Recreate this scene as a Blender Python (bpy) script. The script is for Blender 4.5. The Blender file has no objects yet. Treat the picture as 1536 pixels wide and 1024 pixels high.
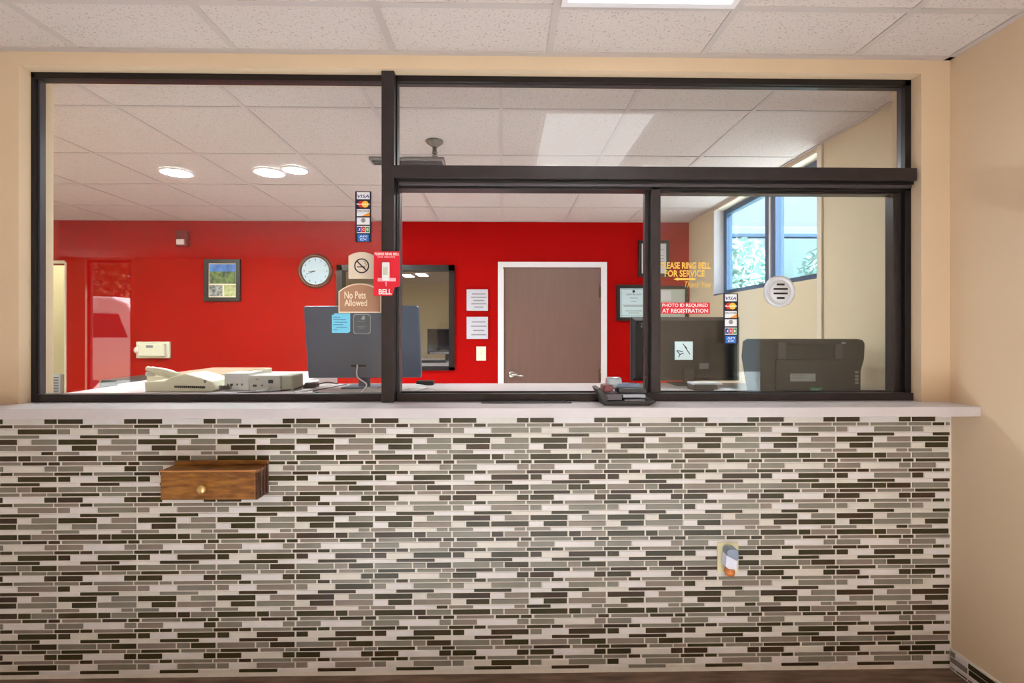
import bpy, bmesh, math, random
from mathutils import Vector, Matrix
random.seed(7)
SC = bpy.context.scene
COL = SC.collection
F = 746.0; TH = math.radians(1.0); CZ = 1.35; VH = 497.0
LH = 2.446            # ceiling height
ST, CT = math.sin(TH), math.cos(TH)

def P(u, v, y):
    """point of the plane y=const measured from the photograph"""
    cx = (u - 768) / F
    dx = cx * CT + ST; dy = -cx * ST + CT
    t = y / dy
    return dx * t, CZ + (VH - v) / F * t
def RX(u, y): return P(u, VH, y)[0]
def RZ(v, y, u=755): return P(u, v, y)[1]

# ------------------------------------------------------------------ materials
def lin(c):
    c = c / 255.0
    return c / 12.92 if c <= .04045 else ((c + .055) / 1.055) ** 2.4
def rgb(r, g, b): return (lin(r), lin(g), lin(b), 1)
MATS = {}
def mat(name, color, rough=.6, metal=0.0, noise=0.0, scale=8.0, bump=0.0, bscale=60, spec=.5, stretch=None, color2=None, emit=0.0, coat=0.0, contrast=(.35, .65)):
    if name in MATS: return MATS[name]
    m = bpy.data.materials.new(name); m.use_nodes = True
    nt = m.node_tree; b = nt.nodes['Principled BSDF']
    b.inputs['Roughness'].default_value = rough
    b.inputs['Metallic'].default_value = metal
    b.inputs['Specular IOR Level'].default_value = spec
    b.inputs['Coat Weight'].default_value = coat
    tc = nt.nodes.new('ShaderNodeTexCoord'); mp = nt.nodes.new('ShaderNodeMapping')
    nt.links.new(tc.outputs['Object'], mp.inputs['Vector'])
    if stretch: mp.inputs['Scale'].default_value = stretch
    if noise or color2:
        n = nt.nodes.new('ShaderNodeTexNoise'); n.inputs['Scale'].default_value = scale; n.inputs['Detail'].default_value = 5
        nt.links.new(mp.outputs['Vector'], n.inputs['Vector'])
        r = nt.nodes.new('ShaderNodeValToRGB')
        c2 = color2 or tuple([max(0, c * (1 - noise)) for c in color[:3]] + [1])
        c1 = color if color2 else tuple([min(1, c * (1 + noise * .5)) for c in color[:3]] + [1])
        r.color_ramp.elements[0].position = contrast[0]; r.color_ramp.elements[1].position = contrast[1]
        r.color_ramp.elements[0].color = c2; r.color_ramp.elements[1].color = c1
        nt.links.new(n.outputs['Fac'], r.inputs['Fac']); nt.links.new(r.outputs['Color'], b.inputs['Base Color'])
    else:
        b.inputs['Base Color'].default_value = color
    if bump:
        n2 = nt.nodes.new('ShaderNodeTexNoise'); n2.inputs['Scale'].default_value = bscale; n2.inputs['Detail'].default_value = 4
        nt.links.new(mp.outputs['Vector'], n2.inputs['Vector'])
        bp = nt.nodes.new('ShaderNodeBump'); bp.inputs['Strength'].default_value = bump; bp.inputs['Distance'].default_value = .004
        nt.links.new(n2.outputs['Fac'], bp.inputs['Height']); nt.links.new(bp.outputs['Normal'], b.inputs['Normal'])
    if emit:
        b.inputs['Emission Color'].default_value = color; b.inputs['Emission Strength'].default_value = emit
    MATS[name] = m; return m

def speckle(name, base, pit, scale, thr):
    m = bpy.data.materials.new(name); m.use_nodes = True; nt = m.node_tree; b = nt.nodes['Principled BSDF']
    b.inputs['Roughness'].default_value = .9; b.inputs['Specular IOR Level'].default_value = .15
    tc = nt.nodes.new('ShaderNodeTexCoord')
    n = nt.nodes.new('ShaderNodeTexNoise'); n.inputs['Scale'].default_value = scale; n.inputs['Detail'].default_value = 3; n.inputs['Roughness'].default_value = .7
    nt.links.new(tc.outputs['Object'], n.inputs['Vector'])
    r = nt.nodes.new('ShaderNodeValToRGB'); r.color_ramp.elements[0].position = thr; r.color_ramp.elements[1].position = thr + .06
    r.color_ramp.elements[0].color = pit; r.color_ramp.elements[1].color = base
    nt.links.new(n.outputs['Fac'], r.inputs['Fac']); nt.links.new(r.outputs['Color'], b.inputs['Base Color'])
    bp = nt.nodes.new('ShaderNodeBump'); bp.inputs['Strength'].default_value = .35; bp.inputs['Distance'].default_value = .003
    nt.links.new(r.outputs['Color'], bp.inputs['Height']); nt.links.new(bp.outputs['Normal'], b.inputs['Normal'])
    return m

def glass(name, tint=(1, 1, 1, 1), gain=1.0, rough=0.0):
    m = bpy.data.materials.new(name); m.use_nodes = True; nt = m.node_tree
    for n in list(nt.nodes): nt.nodes.remove(n)
    out = nt.nodes.new('ShaderNodeOutputMaterial'); mix = nt.nodes.new('ShaderNodeMixShader')
    tr = nt.nodes.new('ShaderNodeBsdfTransparent'); gl = nt.nodes.new('ShaderNodeBsdfGlossy')
    tr.inputs['Color'].default_value = tint; gl.inputs['Roughness'].default_value = rough
    lw = nt.nodes.new('ShaderNodeLayerWeight'); lw.inputs['Blend'].default_value = .5
    pw = nt.nodes.new('ShaderNodeMath'); pw.operation = 'POWER'; pw.inputs[1].default_value = 5
    mu = nt.nodes.new('ShaderNodeMath'); mu.operation = 'MULTIPLY_ADD'; mu.inputs[1].default_value = .95 * gain; mu.inputs[2].default_value = .045 * gain
    nt.links.new(lw.outputs['Facing'], pw.inputs[0]); nt.links.new(pw.outputs[0], mu.inputs[0])
    nt.links.new(mu.outputs[0], mix.inputs['Fac']); nt.links.new(tr.outputs[0], mix.inputs[1]); nt.links.new(gl.outputs[0], mix.inputs[2])
    nt.links.new(mix.outputs[0], out.inputs['Surface'])
    MATS[name] = m; return m

beige = mat('beige_paint', rgb(213, 187, 156), .7, noise=.04, scale=1.3, bump=.08, bscale=180)
beige_o = mat('beige_paint_office', rgb(214, 196, 164), .7, noise=.04, scale=1.3, bump=.08, bscale=180)
red = mat('red_paint', rgb(163, 7, 4), .65, spec=.06, noise=.05, scale=1.2, bump=.08, bscale=180)
tile_c = speckle('mineral_fibre_tile', rgb(203, 190, 183), rgb(166, 152, 144), 120, .36)
tbar = mat('ceiling_grid_metal', rgb(186, 174, 168), .5)
floorm = mat('brown_vinyl_plank', rgb(122, 96, 78), .45, color2=rgb(84, 62, 48), scale=5, stretch=(1.5, 9, 1), bump=.1)
bounce_floor = mat('pale_bounce_floor', rgb(232, 229, 226), .5, noise=.06, scale=2)  # pale colour for the unseen floors, chosen to bounce light upward
laminate = mat('pale_laminate', rgb(198, 189, 190), .35, noise=.05, scale=5)
brown_al = mat('dark_bronze_aluminium', rgb(50, 43, 44), .38, metal=.35, noise=.15, scale=20)
brown_dk = mat('dark_bronze_channel', rgb(24, 18, 19), .4, metal=.3, noise=.1)
alu_grey = mat('grey_aluminium_edge', rgb(84, 79, 83), .35, metal=.5)
grout = mat('white_grout', rgb(222, 214, 204), .85, noise=.06, scale=30)
tile_D = mat('olive_brown_glass_tile', rgb(60, 52, 28), .32, noise=.12, scale=14, spec=.35)
tile_D2 = mat('umber_glass_tile', rgb(64, 48, 32), .32, noise=.12, scale=14, spec=.35)
tile_G = mat('grey_glass_tile', rgb(130, 124, 112), .32, noise=.08, scale=14, spec=.35)
tile_G2 = mat('taupe_glass_tile', rgb(136, 123, 113), .32, noise=.08, scale=14, spec=.35)
tile_P = mat('pale_stone_tile', rgb(220, 213, 212), .5, noise=.05, scale=14)
tile_P2 = mat('cream_stone_tile', rgb(214, 207, 198), .5, noise=.05, scale=14)
pane = glass('clear_window_glass', (.97, .98, .98, 1), 1.2)
pane_r = glass('clear_sash_glass', (.96, .975, .98, 1), .62)
pane_out = glass('exterior_glass', (.90, .97, 1.0, 1), 1.0)
white_pt = mat('white_gloss_paint', rgb(226, 220, 222), .4)
cream_trim = mat('cream_trim', rgb(222, 208, 186), .5)
door_br = mat('brown_door_laminate', rgb(114, 84, 74), .45, noise=.06, scale=4, stretch=(6, 1, .6))
chrome = mat('brushed_nickel', rgb(205, 200, 190), .22, metal=1)
brass = mat('aged_brass', rgb(190, 150, 90), .3, metal=1)
hinge_m = mat('antique_hinge', rgb(96, 72, 44), .4, metal=.7)
blackp = mat('black_plastic', rgb(22, 21, 24), .4, bump=.05, bscale=300)
charcoal = mat('charcoal_plastic', rgb(50, 49, 48), .45, bump=.05, bscale=300)
darkwood = mat('dark_frame_wood', rgb(26, 20, 19), .35, noise=.1)
brownwood = mat('walnut_clock_rim', rgb(96, 52, 34), .35, noise=.2, scale=12)
slate = mat('slate_grey_metal', rgb(92, 106, 128), .35, metal=.25)
ivory = mat('ivory_plastic', rgb(222, 218, 194), .4)
ivory2 = mat('grey_ivory_plastic', rgb(204, 202, 184), .4)
whitep = mat('white_plastic', rgb(228, 228, 226), .4)
lgrey = mat('light_grey_plastic', rgb(200, 200, 194), .45)
paper = mat('white_paper', rgb(226, 226, 230), .8)
paper_b = mat('pale_blue_paper', rgb(200, 222, 228), .8)
bluenote = mat('sky_blue_note', rgb(120, 205, 235), .7)
ink = mat('dark_ink', rgb(50, 50, 60), .7)
inkgrey = mat('grey_ink', rgb(120, 122, 128), .7)
blue_al = mat('blue_grey_window_metal', rgb(70, 92, 118), .4, metal=.2)
wood = mat('stained_pine', rgb(156, 102, 42), .3, color2=rgb(106, 62, 24), scale=7, stretch=(2, 2, 12), coat=.4)
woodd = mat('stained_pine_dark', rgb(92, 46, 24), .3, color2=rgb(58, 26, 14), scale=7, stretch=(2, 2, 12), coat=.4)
signbeige = mat('sign_beige', rgb(226, 210, 190), .5)
signtan = mat('sign_tan', rgb(176, 132, 104), .5)
signcream = mat('sign_cream', rgb(240, 222, 196), .5)
signred = mat('sign_red', rgb(214, 20, 44), .4)
signpink = mat('sign_pink_print', rgb(244, 170, 180), .5)
txtwhite = mat('white_print', rgb(246, 240, 240), .5)
gold = mat('gold_leaf_print', rgb(238, 190, 84), .5)
navy = mat('navy_decal', rgb(16, 18, 44), .4)
c_blue = mat('decal_blue', rgb(28, 110, 200), .4)
c_dblue = mat('decal_deep_blue', rgb(28, 40, 130), .4)
c_red = mat('decal_red', rgb(206, 30, 36), .4)
c_orange = mat('decal_orange', rgb(240, 150, 40), .4)
c_yellow = mat('decal_yellow', rgb(246, 196, 60), .4)
c_green = mat('decal_green', rgb(70, 150, 80), .4)
c_white = mat('decal_white', rgb(232, 232, 238), .4)
c_grey = mat('decal_grey', rgb(150, 150, 156), .4)
maroon = mat('maroon_plastic', rgb(120, 60, 66), .35)
amber = mat('amber_oil', rgb(214, 120, 50), .15, coat=.5)
bluegrey_p = mat('blue_grey_plastic', rgb(136, 150, 172), .35)
strip_red = mat('alarm_red', rgb(120, 24, 26), .35)
lens = mat('strobe_lens', rgb(236, 214, 210), .2)
concrete = mat('pale_concrete', rgb(196, 196, 190), .8, noise=.1, scale=2)
extwall = mat('pale_render_wall', rgb(196, 218, 220), .8, noise=.08, scale=1.5)
fascia_m = mat('blue_grey_fascia', rgb(120, 152, 190), .6)
leaf = mat('pale_green_foliage', rgb(176, 206, 198), .8, color2=rgb(154, 190, 180), scale=3)
leafd = mat('dark_green_foliage', rgb(96, 110, 60), .8, color2=rgb(40, 56, 30), scale=3)
bark = mat('tree_bark', rgb(90, 74, 60), .9, noise=.2)
van_w = mat('white_vehicle_paint', rgb(236, 232, 230), .3)
van_g = mat('vehicle_window', rgb(40, 48, 56), .1)
rubber = mat('tyre_rubber', rgb(28, 28, 28), .8)
yellow = mat('yellow_kerb_paint', rgb(230, 196, 90), .7)
panel_e = mat('lit_diffuser', (.95, .97, 1, 1), .6, emit=1.25)
panel_add = mat('added_lit_diffuser', (.88, 1, .99, 1), .6, emit=19)  # glow of the added unseen panels in office, passage and back room
can_e2 = mat('lit_lamp_warm', (.93, 1, .99, 1), .6, emit=120)
panel_b = mat('lit_diffuser_back_room', (1, .97, .93, 1), .6, emit=2.2)
can_e = mat('lit_lamp', (.88, 1, 1, 1), .6, emit=230)
screen_m = mat('dark_screen', rgb(30, 28, 34), .12)

# ------------------------------------------------------------------ geometry
class MB:
    def __init__(s): s.bm = bmesh.new(); s.mats = []
    def mi(s, m):
        if m not in s.mats: s.mats.append(m)
        return s.mats.index(m)
    def box(s, x0, x1, y0, y1, z0, z1, m, bev=0):
        x0, x1 = sorted((x0, x1)); y0, y1 = sorted((y0, y1)); z0, z1 = sorted((z0, z1))
        r = bmesh.ops.create_cube(s.bm, size=1)
        bmesh.ops.scale(s.bm, vec=(x1 - x0, y1 - y0, z1 - z0), verts=r['verts'])
        bmesh.ops.translate(s.bm, vec=((x0 + x1) / 2, (y0 + y1) / 2, (z0 + z1) / 2), verts=r['verts'])
        fs = {f for v in r['verts'] for f in v.link_faces}
        i = s.mi(m)
        for f in fs: f.material_index = i
        if bev:
            es = {e for f in fs for e in f.edges}
            rr = bmesh.ops.bevel(s.bm, geom=list(es), offset=bev, segments=2, affect='EDGES', profile=.5)
            for f in rr['faces']: f.material_index = i
        return s
    def prism(s, pts, y0, y1, m, axis='y', back=None, bev=0):
        """polygon pts (a,b) extruded along an axis; back = polygon at the far end"""
        back = back or pts
        def mk(a, b, c):
            return {'y': (a, c, b), 'x': (c, a, b), 'z': (a, b, c)}[axis]
        A = [s.bm.verts.new(mk(a, b, y0)) for a, b in pts]
        B = [s.bm.verts.new(mk(a, b, y1)) for a, b in back]
        n = len(pts); i = s.mi(m); fs = []
        fs.append(s.bm.faces.new(A)); fs.append(s.bm.faces.new(B[::-1]))
        for k in range(n):
            fs.append(s.bm.faces.new([A[k], B[k], B[(k + 1) % n], A[(k + 1) % n]]))
        bmesh.ops.recalc_face_normals(s.bm, faces=fs)
        for f in fs: f.material_index = i
        if bev:
            es = {e for f in fs[:1] for e in f.edges} | {e for f in fs[1:2] for e in f.edges}
            rr = bmesh.ops.bevel(s.bm, geom=list(es), offset=bev, segments=2, affect='EDGES', profile=.5)
            for f in rr['faces']: f.material_index = i
        return s
    def lathe(s, prof, c, m, axis='z', n=28, smooth=True):
        """prof: list of (r, h) along axis from centre c"""
        i = s.mi(m); rings = []
        for r, h in prof:
            ring = []
            for k in range(n):
                a = 2 * math.pi * k / n; p = (r * math.cos(a), r * math.sin(a))
                q = {'z': (p[0], p[1], h), 'y': (p[0], h, p[1]), 'x': (h, p[0], p[1])}[axis]
                ring.append(s.bm.verts.new((c[0] + q[0], c[1] + q[1], c[2] + q[2])))
            rings.append(ring)
        fs = []
        for a, b in zip(rings, rings[1:]):
            for k in range(n): fs.append(s.bm.faces.new([a[k], a[(k + 1) % n], b[(k + 1) % n], b[k]]))
        for f in fs: f.smooth = smooth
        fs.append(s.bm.faces.new(rings[0])); fs.append(s.bm.faces.new(rings[-1][::-1]))
        bmesh.ops.recalc_face_normals(s.bm, faces=fs)
        for f in fs: f.material_index = i
        return s
    def tube(s, pts, r, m, n=8):
        i = s.mi(m); pts = [Vector(p) for p in pts]; rings = []
        for k, p in enumerate(pts):
            d = (pts[min(k + 1, len(pts) - 1)] - pts[max(k - 1, 0)]).normalized()
            up = Vector((0, 0, 1)) if abs(d.z) < .9 else Vector((1, 0, 0))
            a = d.cross(up).normalized(); b = d.cross(a)
            rr = r[k] if isinstance(r, (list, tuple)) else r
            rings.append([s.bm.verts.new(p + a * rr * math.cos(2 * math.pi * j / n) + b * rr * math.sin(2 * math.pi * j / n)) for j in range(n)])
        fs = []
        for A, B in zip(rings, rings[1:]):
            for j in range(n):
                f = s.bm.faces.new([A[j], A[(j + 1) % n], B[(j + 1) % n], B[j]]); f.smooth = True; fs.append(f)
        fs.append(s.bm.faces.new(rings[0])); fs.append(s.bm.faces.new(rings[-1][::-1]))
        bmesh.ops.recalc_face_normals(s.bm, faces=fs)
        for f in fs: f.material_index = i
        return s

def curve(pts, k=6):
    """Catmull-Rom through pts"""
    P_ = [Vector(p) for p in pts]; P_ = [P_[0]] + P_ + [P_[-1]]; out = []
    for i in range(1, len(P_) - 2):
        for j in range(k):
            t = j / k; a, b, c, d = P_[i - 1:i + 3]
            out.append(.5 * ((2 * b) + (c - a) * t + (2 * a - 5 * b + 4 * c - d) * t * t + (3 * b - a - 3 * c + d) * t ** 3))
    return out + [P_[-2]]

OFF = {}
def put(name, mb, parent=None):
    me = bpy.data.meshes.new(name)
    if isinstance(mb, MB):
        mb.bm.to_mesh(me); mb.bm.free()
        for m in mb.mats: me.materials.append(m)
    else: me = mb
    o = bpy.data.objects.new(name, me); COL.objects.link(o)
    if parent is not None:
        off = OFF[parent.name]; me.transform(Matrix.Translation(-off)); o.parent = parent; OFF[o.name] = off
    else:
        vs = [v.co for v in me.vertices]
        c = Vector(((min(v.x for v in vs) + max(v.x for v in vs)) / 2, (min(v.y for v in vs) + max(v.y for v in vs)) / 2, min(v.z for v in vs)))
        me.transform(Matrix.Translation(-c)); o.location = c; OFF[o.name] = c
    return o
def tag(o, label, cat, group=None):
    o['label'] = label; o['category'] = cat
    if group: o['group'] = group
    return o
def thing(name, loc, label=None, cat=None, group=None):
    o = bpy.data.objects.new(name, None); COL.objects.link(o); o.location = loc; o.empty_display_size = .05
    OFF[o.name] = Vector(loc)
    if label: tag(o, label, cat, group)
    return o
def struct(name, mb):
    o = put(name, mb); o['kind'] = 'structure'; return o
def sthing(name, loc):
    o = thing(name, loc); o['kind'] = 'structure'; return o

def text(name, body, x0, x1, z0, z1, y, m, parent, shear=0, bold=0.0, th=.0006):
    cu = bpy.data.curves.new('t', 'FONT'); cu.body = body; cu.extrude = .01; cu.shear = shear; cu.offset = bold
    cu.align_x = 'CENTER'; cu.resolution_u = 3; cu.space_line = .95
    to = bpy.data.objects.new('t', cu); COL.objects.link(to)
    dg = bpy.context.evaluated_depsgraph_get()
    me = bpy.data.meshes.new_from_object(to.evaluated_get(dg)); me.name = name
    bpy.data.objects.remove(to); bpy.data.curves.remove(cu)
    xs = [v.co.x for v in me.vertices]; ys = [v.co.y for v in me.vertices]
    ax, bx, ay, by = min(xs), max(xs), min(ys), max(ys)
    for v in me.vertices:
        v.co = Vector((x0 + (v.co.x - ax) / (bx - ax) * (x1 - x0), y - (v.co.z + .01) / .02 * th, z0 + (v.co.y - ay) / (by - ay) * (z1 - z0)))
    me.materials.clear(); me.materials.append(m)
    return put(name, me, parent)

def holed(mb, ax0, ax1, z0, z1, holes, t0, t1, m, axis='y'):
    """a wall slab with rectangular openings: along x at y t0..t1 (axis y) or along y at x t0..t1 (axis x)"""
    xs = sorted({ax0, ax1, *[h[0] for h in holes], *[h[1] for h in holes]})
    zs = sorted({z0, z1, *[h[2] for h in holes], *[h[3] for h in holes]})
    xs = [x for x in xs if ax0 <= x <= ax1]; zs = [z for z in zs if z0 <= z <= z1]
    def solid(a, b, c, d):
        return not any(h[0] - 1e-6 <= a and b <= h[1] + 1e-6 and h[2] - 1e-6 <= c and d <= h[3] + 1e-6 for h in holes)
    for a, b in zip(xs, xs[1:]):
        run = None
        for c, d in zip(zs, zs[1:]):
            if solid(a, b, c, d):
                if run: run[1] = d
                else: run = [c, d]
            elif run:
                _bx(mb, a, b, run, t0, t1, m, axis); run = None
        if run: _bx(mb, a, b, run, t0, t1, m, axis)
def _bx(mb, a, b, run, t0, t1, m, axis):
    if axis == 'y': mb.box(a, b, t0, t1, run[0], run[1], m)
    else: mb.box(t0, t1, a, b, run[0], run[1], m)

# ------------------------------------------------------------------ key planes
YW = 1.97; YWB = 2.12                       # reception partition
XR = RX(1425, YW)                           # lobby right wall
XRO = 1.86                                  # office right wall
YB = 4.95                                   # red wall
XL, XO = -6.6, -5.6
YBK = -3.4                                  # lobby back wall
CTZ = 1.067; CBZ = 1.030
OX0, OX1 = RX(28, YW), RX(1382, YW)
OZ1 = RZ(104.5, YW)

# floors
struct('floor', MB().box(XL, XR, 1.7, YW, -.05, 0, floorm))
struct('floor', MB().box(XL, XR, YBK, 1.7, -.05, 0, bounce_floor))  # pale stretch out of view, added to bounce sunlight up to the ceiling
struct('floor', MB().box(XO, XRO, YWB, YB, -.05, 0, bounce_floor))  # unseen office floor made pale for its bounce light
# partition wall above and below the counter
mb = MB()
mb.box(XL, XRO, YW, YWB, 0, CBZ, beige)
holed(mb, XL, XRO, CTZ, LH, [(OX0, OX1, CTZ, OZ1)], YW, YWB, beige)
struct('wall_front', mb)
# lobby right wall with a tall window behind the camera's side
WY0, WY1, WZ0, WZ1 = .05, .63, .06, 2.34
WB0, WB1 = -3.3, -1.7  # second opening, added out of view to let sun onto the lobby floor
mb = MB(); holed(mb, YBK, YW, 0, LH, [(WY0, WY1, WZ0, WZ1), (WB0, WB1, WZ0, WZ1)], XR, XR + .14, beige, 'x')
struct('wall_right', mb)
struct('wall_left', MB().box(XL - .1, XL, YBK, YWB, 0, LH, beige))
BX0, BX1, BZ0, BZ1 = -6.22, -5.55, .2, 2.42
mb = MB(); holed(mb, XL, XR + .14, 0, LH, [(BX0, BX1, BZ0, BZ1)], YBK - .14, YBK, beige)
struct('wall_back', mb)

# ceilings: tiles and metal grid
def ceiling(x0, x1, y0, y1, z, xa, px, ya, py, bw, top=.03, skip=()):
    mb = MB(); mb.box(x0, x1, y0, y1, z, z + top, tile_c)
    k = math.ceil((x0 - xa) / px)
    while xa + k * px < x1:
        x = xa + k * px; mb.box(max(x0, x - bw / 2), min(x1, x + bw / 2), y0, y1, z - .004, z, tbar); k += 1
    k = math.ceil((y0 - ya) / py)
    while ya + k * py < y1:
        y = ya + k * py; mb.box(x0, x1, max(y0, y - bw / 2), min(y1, y + bw / 2), z - .0035, z, tbar); k += 1
    for a in ((x0, x0 + bw), (x1 - bw, x1)): mb.box(a[0], a[1], y0, y1, z - .006, z, tbar)
    for a in ((y0, y0 + bw), (y1 - bw, y1)): mb.box(x0, x1, a[0], a[1], z - .006, z, tbar)
    return struct('ceiling', mb)
LX = RX(835, 1.672); PX = .6096; LY = 1.672
ceiling(XL, XR, YBK, YW, LH, LX, PX, LY, PX, .025)
ceiling(XO, XRO, YWB, YB, LH, RX(752, 3.09), .626, 2.453, .645, .02)

# mosaic
rows = [  # thick?, [(start, end, kind)]  in 615ths of a sheet
 (1, [(10, 305, 'D'), (315, 410, 'P'), (420, 610, 'G')]),
 (1, [(0, 106, 'P'), (115, 300, 'D'), (315, 610, 'G')]),
 (0, [(-20, 170, 'G'), (176, 490, 'P'), (497, 583, 'G')]),
 (1, [(10, 305, 'D'), (318, 410, 'D'), (420, 610, 'G')]),
 (0, [(40, 335, 'G'), (350, 535, 'D'), (550, 635, 'D')]),
 (1, [(10, 200, 'G'), (206, 514, 'P'), (520, 610, 'G')]),
 (0, [(-20, 170, 'D'), (180, 270, 'D'), (285, 585, 'G')]),
 (1, [(10, 100, 'D'), (106, 308, 'P'), (315, 610, 'D')]),
 (0, [(180, 480, 'D'), (486, 789, 'P')]),
 (1, [(10, 300, 'G'), (312, 410, 'G'), (420, 610, 'D')]),
 (0, [(35, 325, 'D'), (345, 530, 'G'), (540, 640, 'G')]),
 (1, [(8, 195, 'D'), (200, 512, 'P'), (518, 610, 'D')]),
 (0, [(-20, 165, 'G'), (178, 270, 'D'), (285, 583, 'G')]),
 (1, [(8, 97, 'G'), (103, 308, 'P'), (315, 610, 'G')]),
 (0, [(178, 475, 'D'), (481, 787, 'P')]),
]
GR = .0041; TK = .0199; TN = .0121
PERZ = 8 * (TK + GR) + 7 * (TN + GR); SW = .3060
def pick(k):
    r = random.random()
    if k == 'D': return tile_G if r < .04 else (tile_D2 if r < .38 else tile_D)
    if k == 'G': return tile_D if r < .06 else (tile_G2 if r < .4 else tile_G)
    return tile_P2 if r < .35 else tile_P
def mosaic(mb, a0, a1, z0, z1, ja, zref, put_box):
    """ja: position of a sheet joint, zref: centre height of row 0"""
    ztop = zref + (TK + GR) / 2
    n = 0; z = ztop
    while z < z1 + PERZ: z += PERZ
    while z > z0:
        for thick, tl in rows:
            h = (TK if thick else TN); hi = z - GR / 2; lo = hi - h; z -= h + GR
            hi = min(hi, z1); lo = max(lo, z0)
            if hi - lo < .003: continue
            k = math.floor((a0 - ja) / SW) - 2
            while ja + k * SW < a1 + SW:
                for s, e, c in tl:
                    A = max(a0, ja + (k + s / 615) * SW); B = min(a1, ja + (k + e / 615) * SW)
                    if B - A > .004: put_box(A, B, lo, hi, pick(c))
                k += 1
mb = MB(); JX, ZR = P(88, 658.2, YW); ZR -= .011
TX0 = -3.6
mb.box(TX0, XR, YW - .006, YW, 0, CBZ, grout)
bmq = mb.bm
def fbox(A, B, lo, hi, m):
    y0, y1 = YW - .0085, YW - .006; i = mb.mi(m); b = .0007
    f = [bmq.verts.new(p) for p in ((A + b, y0, lo + b), (B - b, y0, lo + b), (B - b, y0, hi - b), (A + b, y0, hi - b))]
    g = [bmq.verts.new(p) for p in ((A, y1, lo), (B, y1, lo), (B, y1, hi), (A, y1, hi))]
    for q in (f, *[[g[k], g[(k + 1) % 4], f[(k + 1) % 4], f[k]] for k in range(4)]):
        bmq.faces.new(q).material_index = i
mosaic(mb, TX0, XR - .008, .012, CBZ, JX, ZR, fbox)
struct('trim_1', mb)
# tile base on the right wall
mb2 = MB(); mb2.box(XR - .008, XR, YBK, YW - .009, 0, .083, grout)
bmq2 = mb2.bm
def fbox2(A, B, lo, hi, m):
    x0, x1 = XR - .0105, XR - .008; i = mb2.mi(m); b = .0007
    f = [bmq2.verts.new(p) for p in ((x0, A + b, lo + b), (x0, A + b, hi - b), (x0, B - b, hi - b), (x0, B - b, lo + b))]
    g = [bmq2.verts.new(p) for p in ((x1, A, lo), (x1, A, hi), (x1, B, hi), (x1, B, lo))]
    for q in (f, *[[g[k], g[(k + 1) % 4], f[(k + 1) % 4], f[k]] for k in range(4)]):
        bmq2.faces.new(q).material_index = i
mosaic(mb2, YBK + .02, YW - .012, .006, .079, .2, .065, fbox2)
struct('baseboard_right', mb2)

# ------------------------------------------------------------------ office shell
DX0, DX1 = RX(755, YB), RX(901, YB); DZ = RZ(401, YB)
QX0, QX1 = RX(506, YB), RX(682, YB); QZ0, QZ1 = RZ(555, YB), RZ(398, YB)
HX1 = RX(98, YB); HX0 = HX1 - .85; HZ = RZ(397, YB)
mb = MB()
holed(mb, XO, XRO, 0, LH, [(HX0, HX1, 0, HZ), (DX0, DX1, 0, DZ), (QX0, QX1, QZ0, QZ1)], YB, YB + .12, red)
struct('wall_office_back', mb)
struct('wall_office_left', MB().box(XO - .1, XO, YWB, YB, 0, LH, beige_o))
# right wall of the office, tall window
VY0, VY1, VZ0, VZ1 = 2.87, 4.37, 1.665, 2.425
mb = MB(); holed(mb, YWB, YB, 0, LH, [(VY0, VY1, VZ0, VZ1)], XRO, XRO + .16, beige_o, 'x')
struct('wall_office_right', mb)
# slim cover strip running floor to ceiling beside the window
struct('trim_2', MB().box(XRO - .012, XRO, VY0 - .012, VY0 + .03, 0, LH - .006, cream_trim))

# window on the office right wall
w = sthing('window_2', (XRO + .1, VY0, VZ0))
mb = MB(); fx0, fx1 = XRO + .085, XRO + .135
mb.box(fx0, fx1, VY0, VY1, VZ0, VZ0 + .045, blue_al); mb.box(fx0, fx1, VY0, VY1, VZ1 - .055, VZ1, blue_al)
mb.box(fx0, fx1, VY0, VY0 + .05, VZ0 + .045, VZ1 - .055, blue_al); mb.box(fx0, fx1, VY1 - .07, VY1, VZ0 + .045, VZ1 - .055, blue_al)
mb.box(fx0 - .012, fx1, 3.50, 3.64, VZ0 + .045, VZ1 - .055, blue_al)
mb.box(fx0 - .02, fx0, 3.555, 3.575, VZ0 + .045, VZ1 - .055, white_pt)  # white strip stands in for the highlight along the mullion
put('window_frame', mb, w)
mb = MB(); mb.box(fx0 + .02, fx0 + .026, VY0 + .05, 3.50, VZ0 + .045, VZ1 - .055, pane_out); put('pane', mb, w)
mb = MB(); mb.box(fx0 + .02, fx0 + .026, 3.64, VY1 - .07, VZ0 + .045, VZ1 - .055, pane_out); put('pane', mb, w)
mb = MB(); mb.box(XRO + .001, fx0, VY1 - .012, VY1 - .0005, VZ0 + .012, VZ1 - .012, white_pt); mb.box(XRO + .001, fx0, VY0 + .0005, VY1 - .0005, VZ1 - .012, VZ1 - .0005, cream_trim)
mb.box(XRO + .001, fx0, VY0 + .0005, VY1 - .0005, VZ0 + .0005, VZ0 + .012, blue_al); put('window_lining', mb, w)

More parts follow.
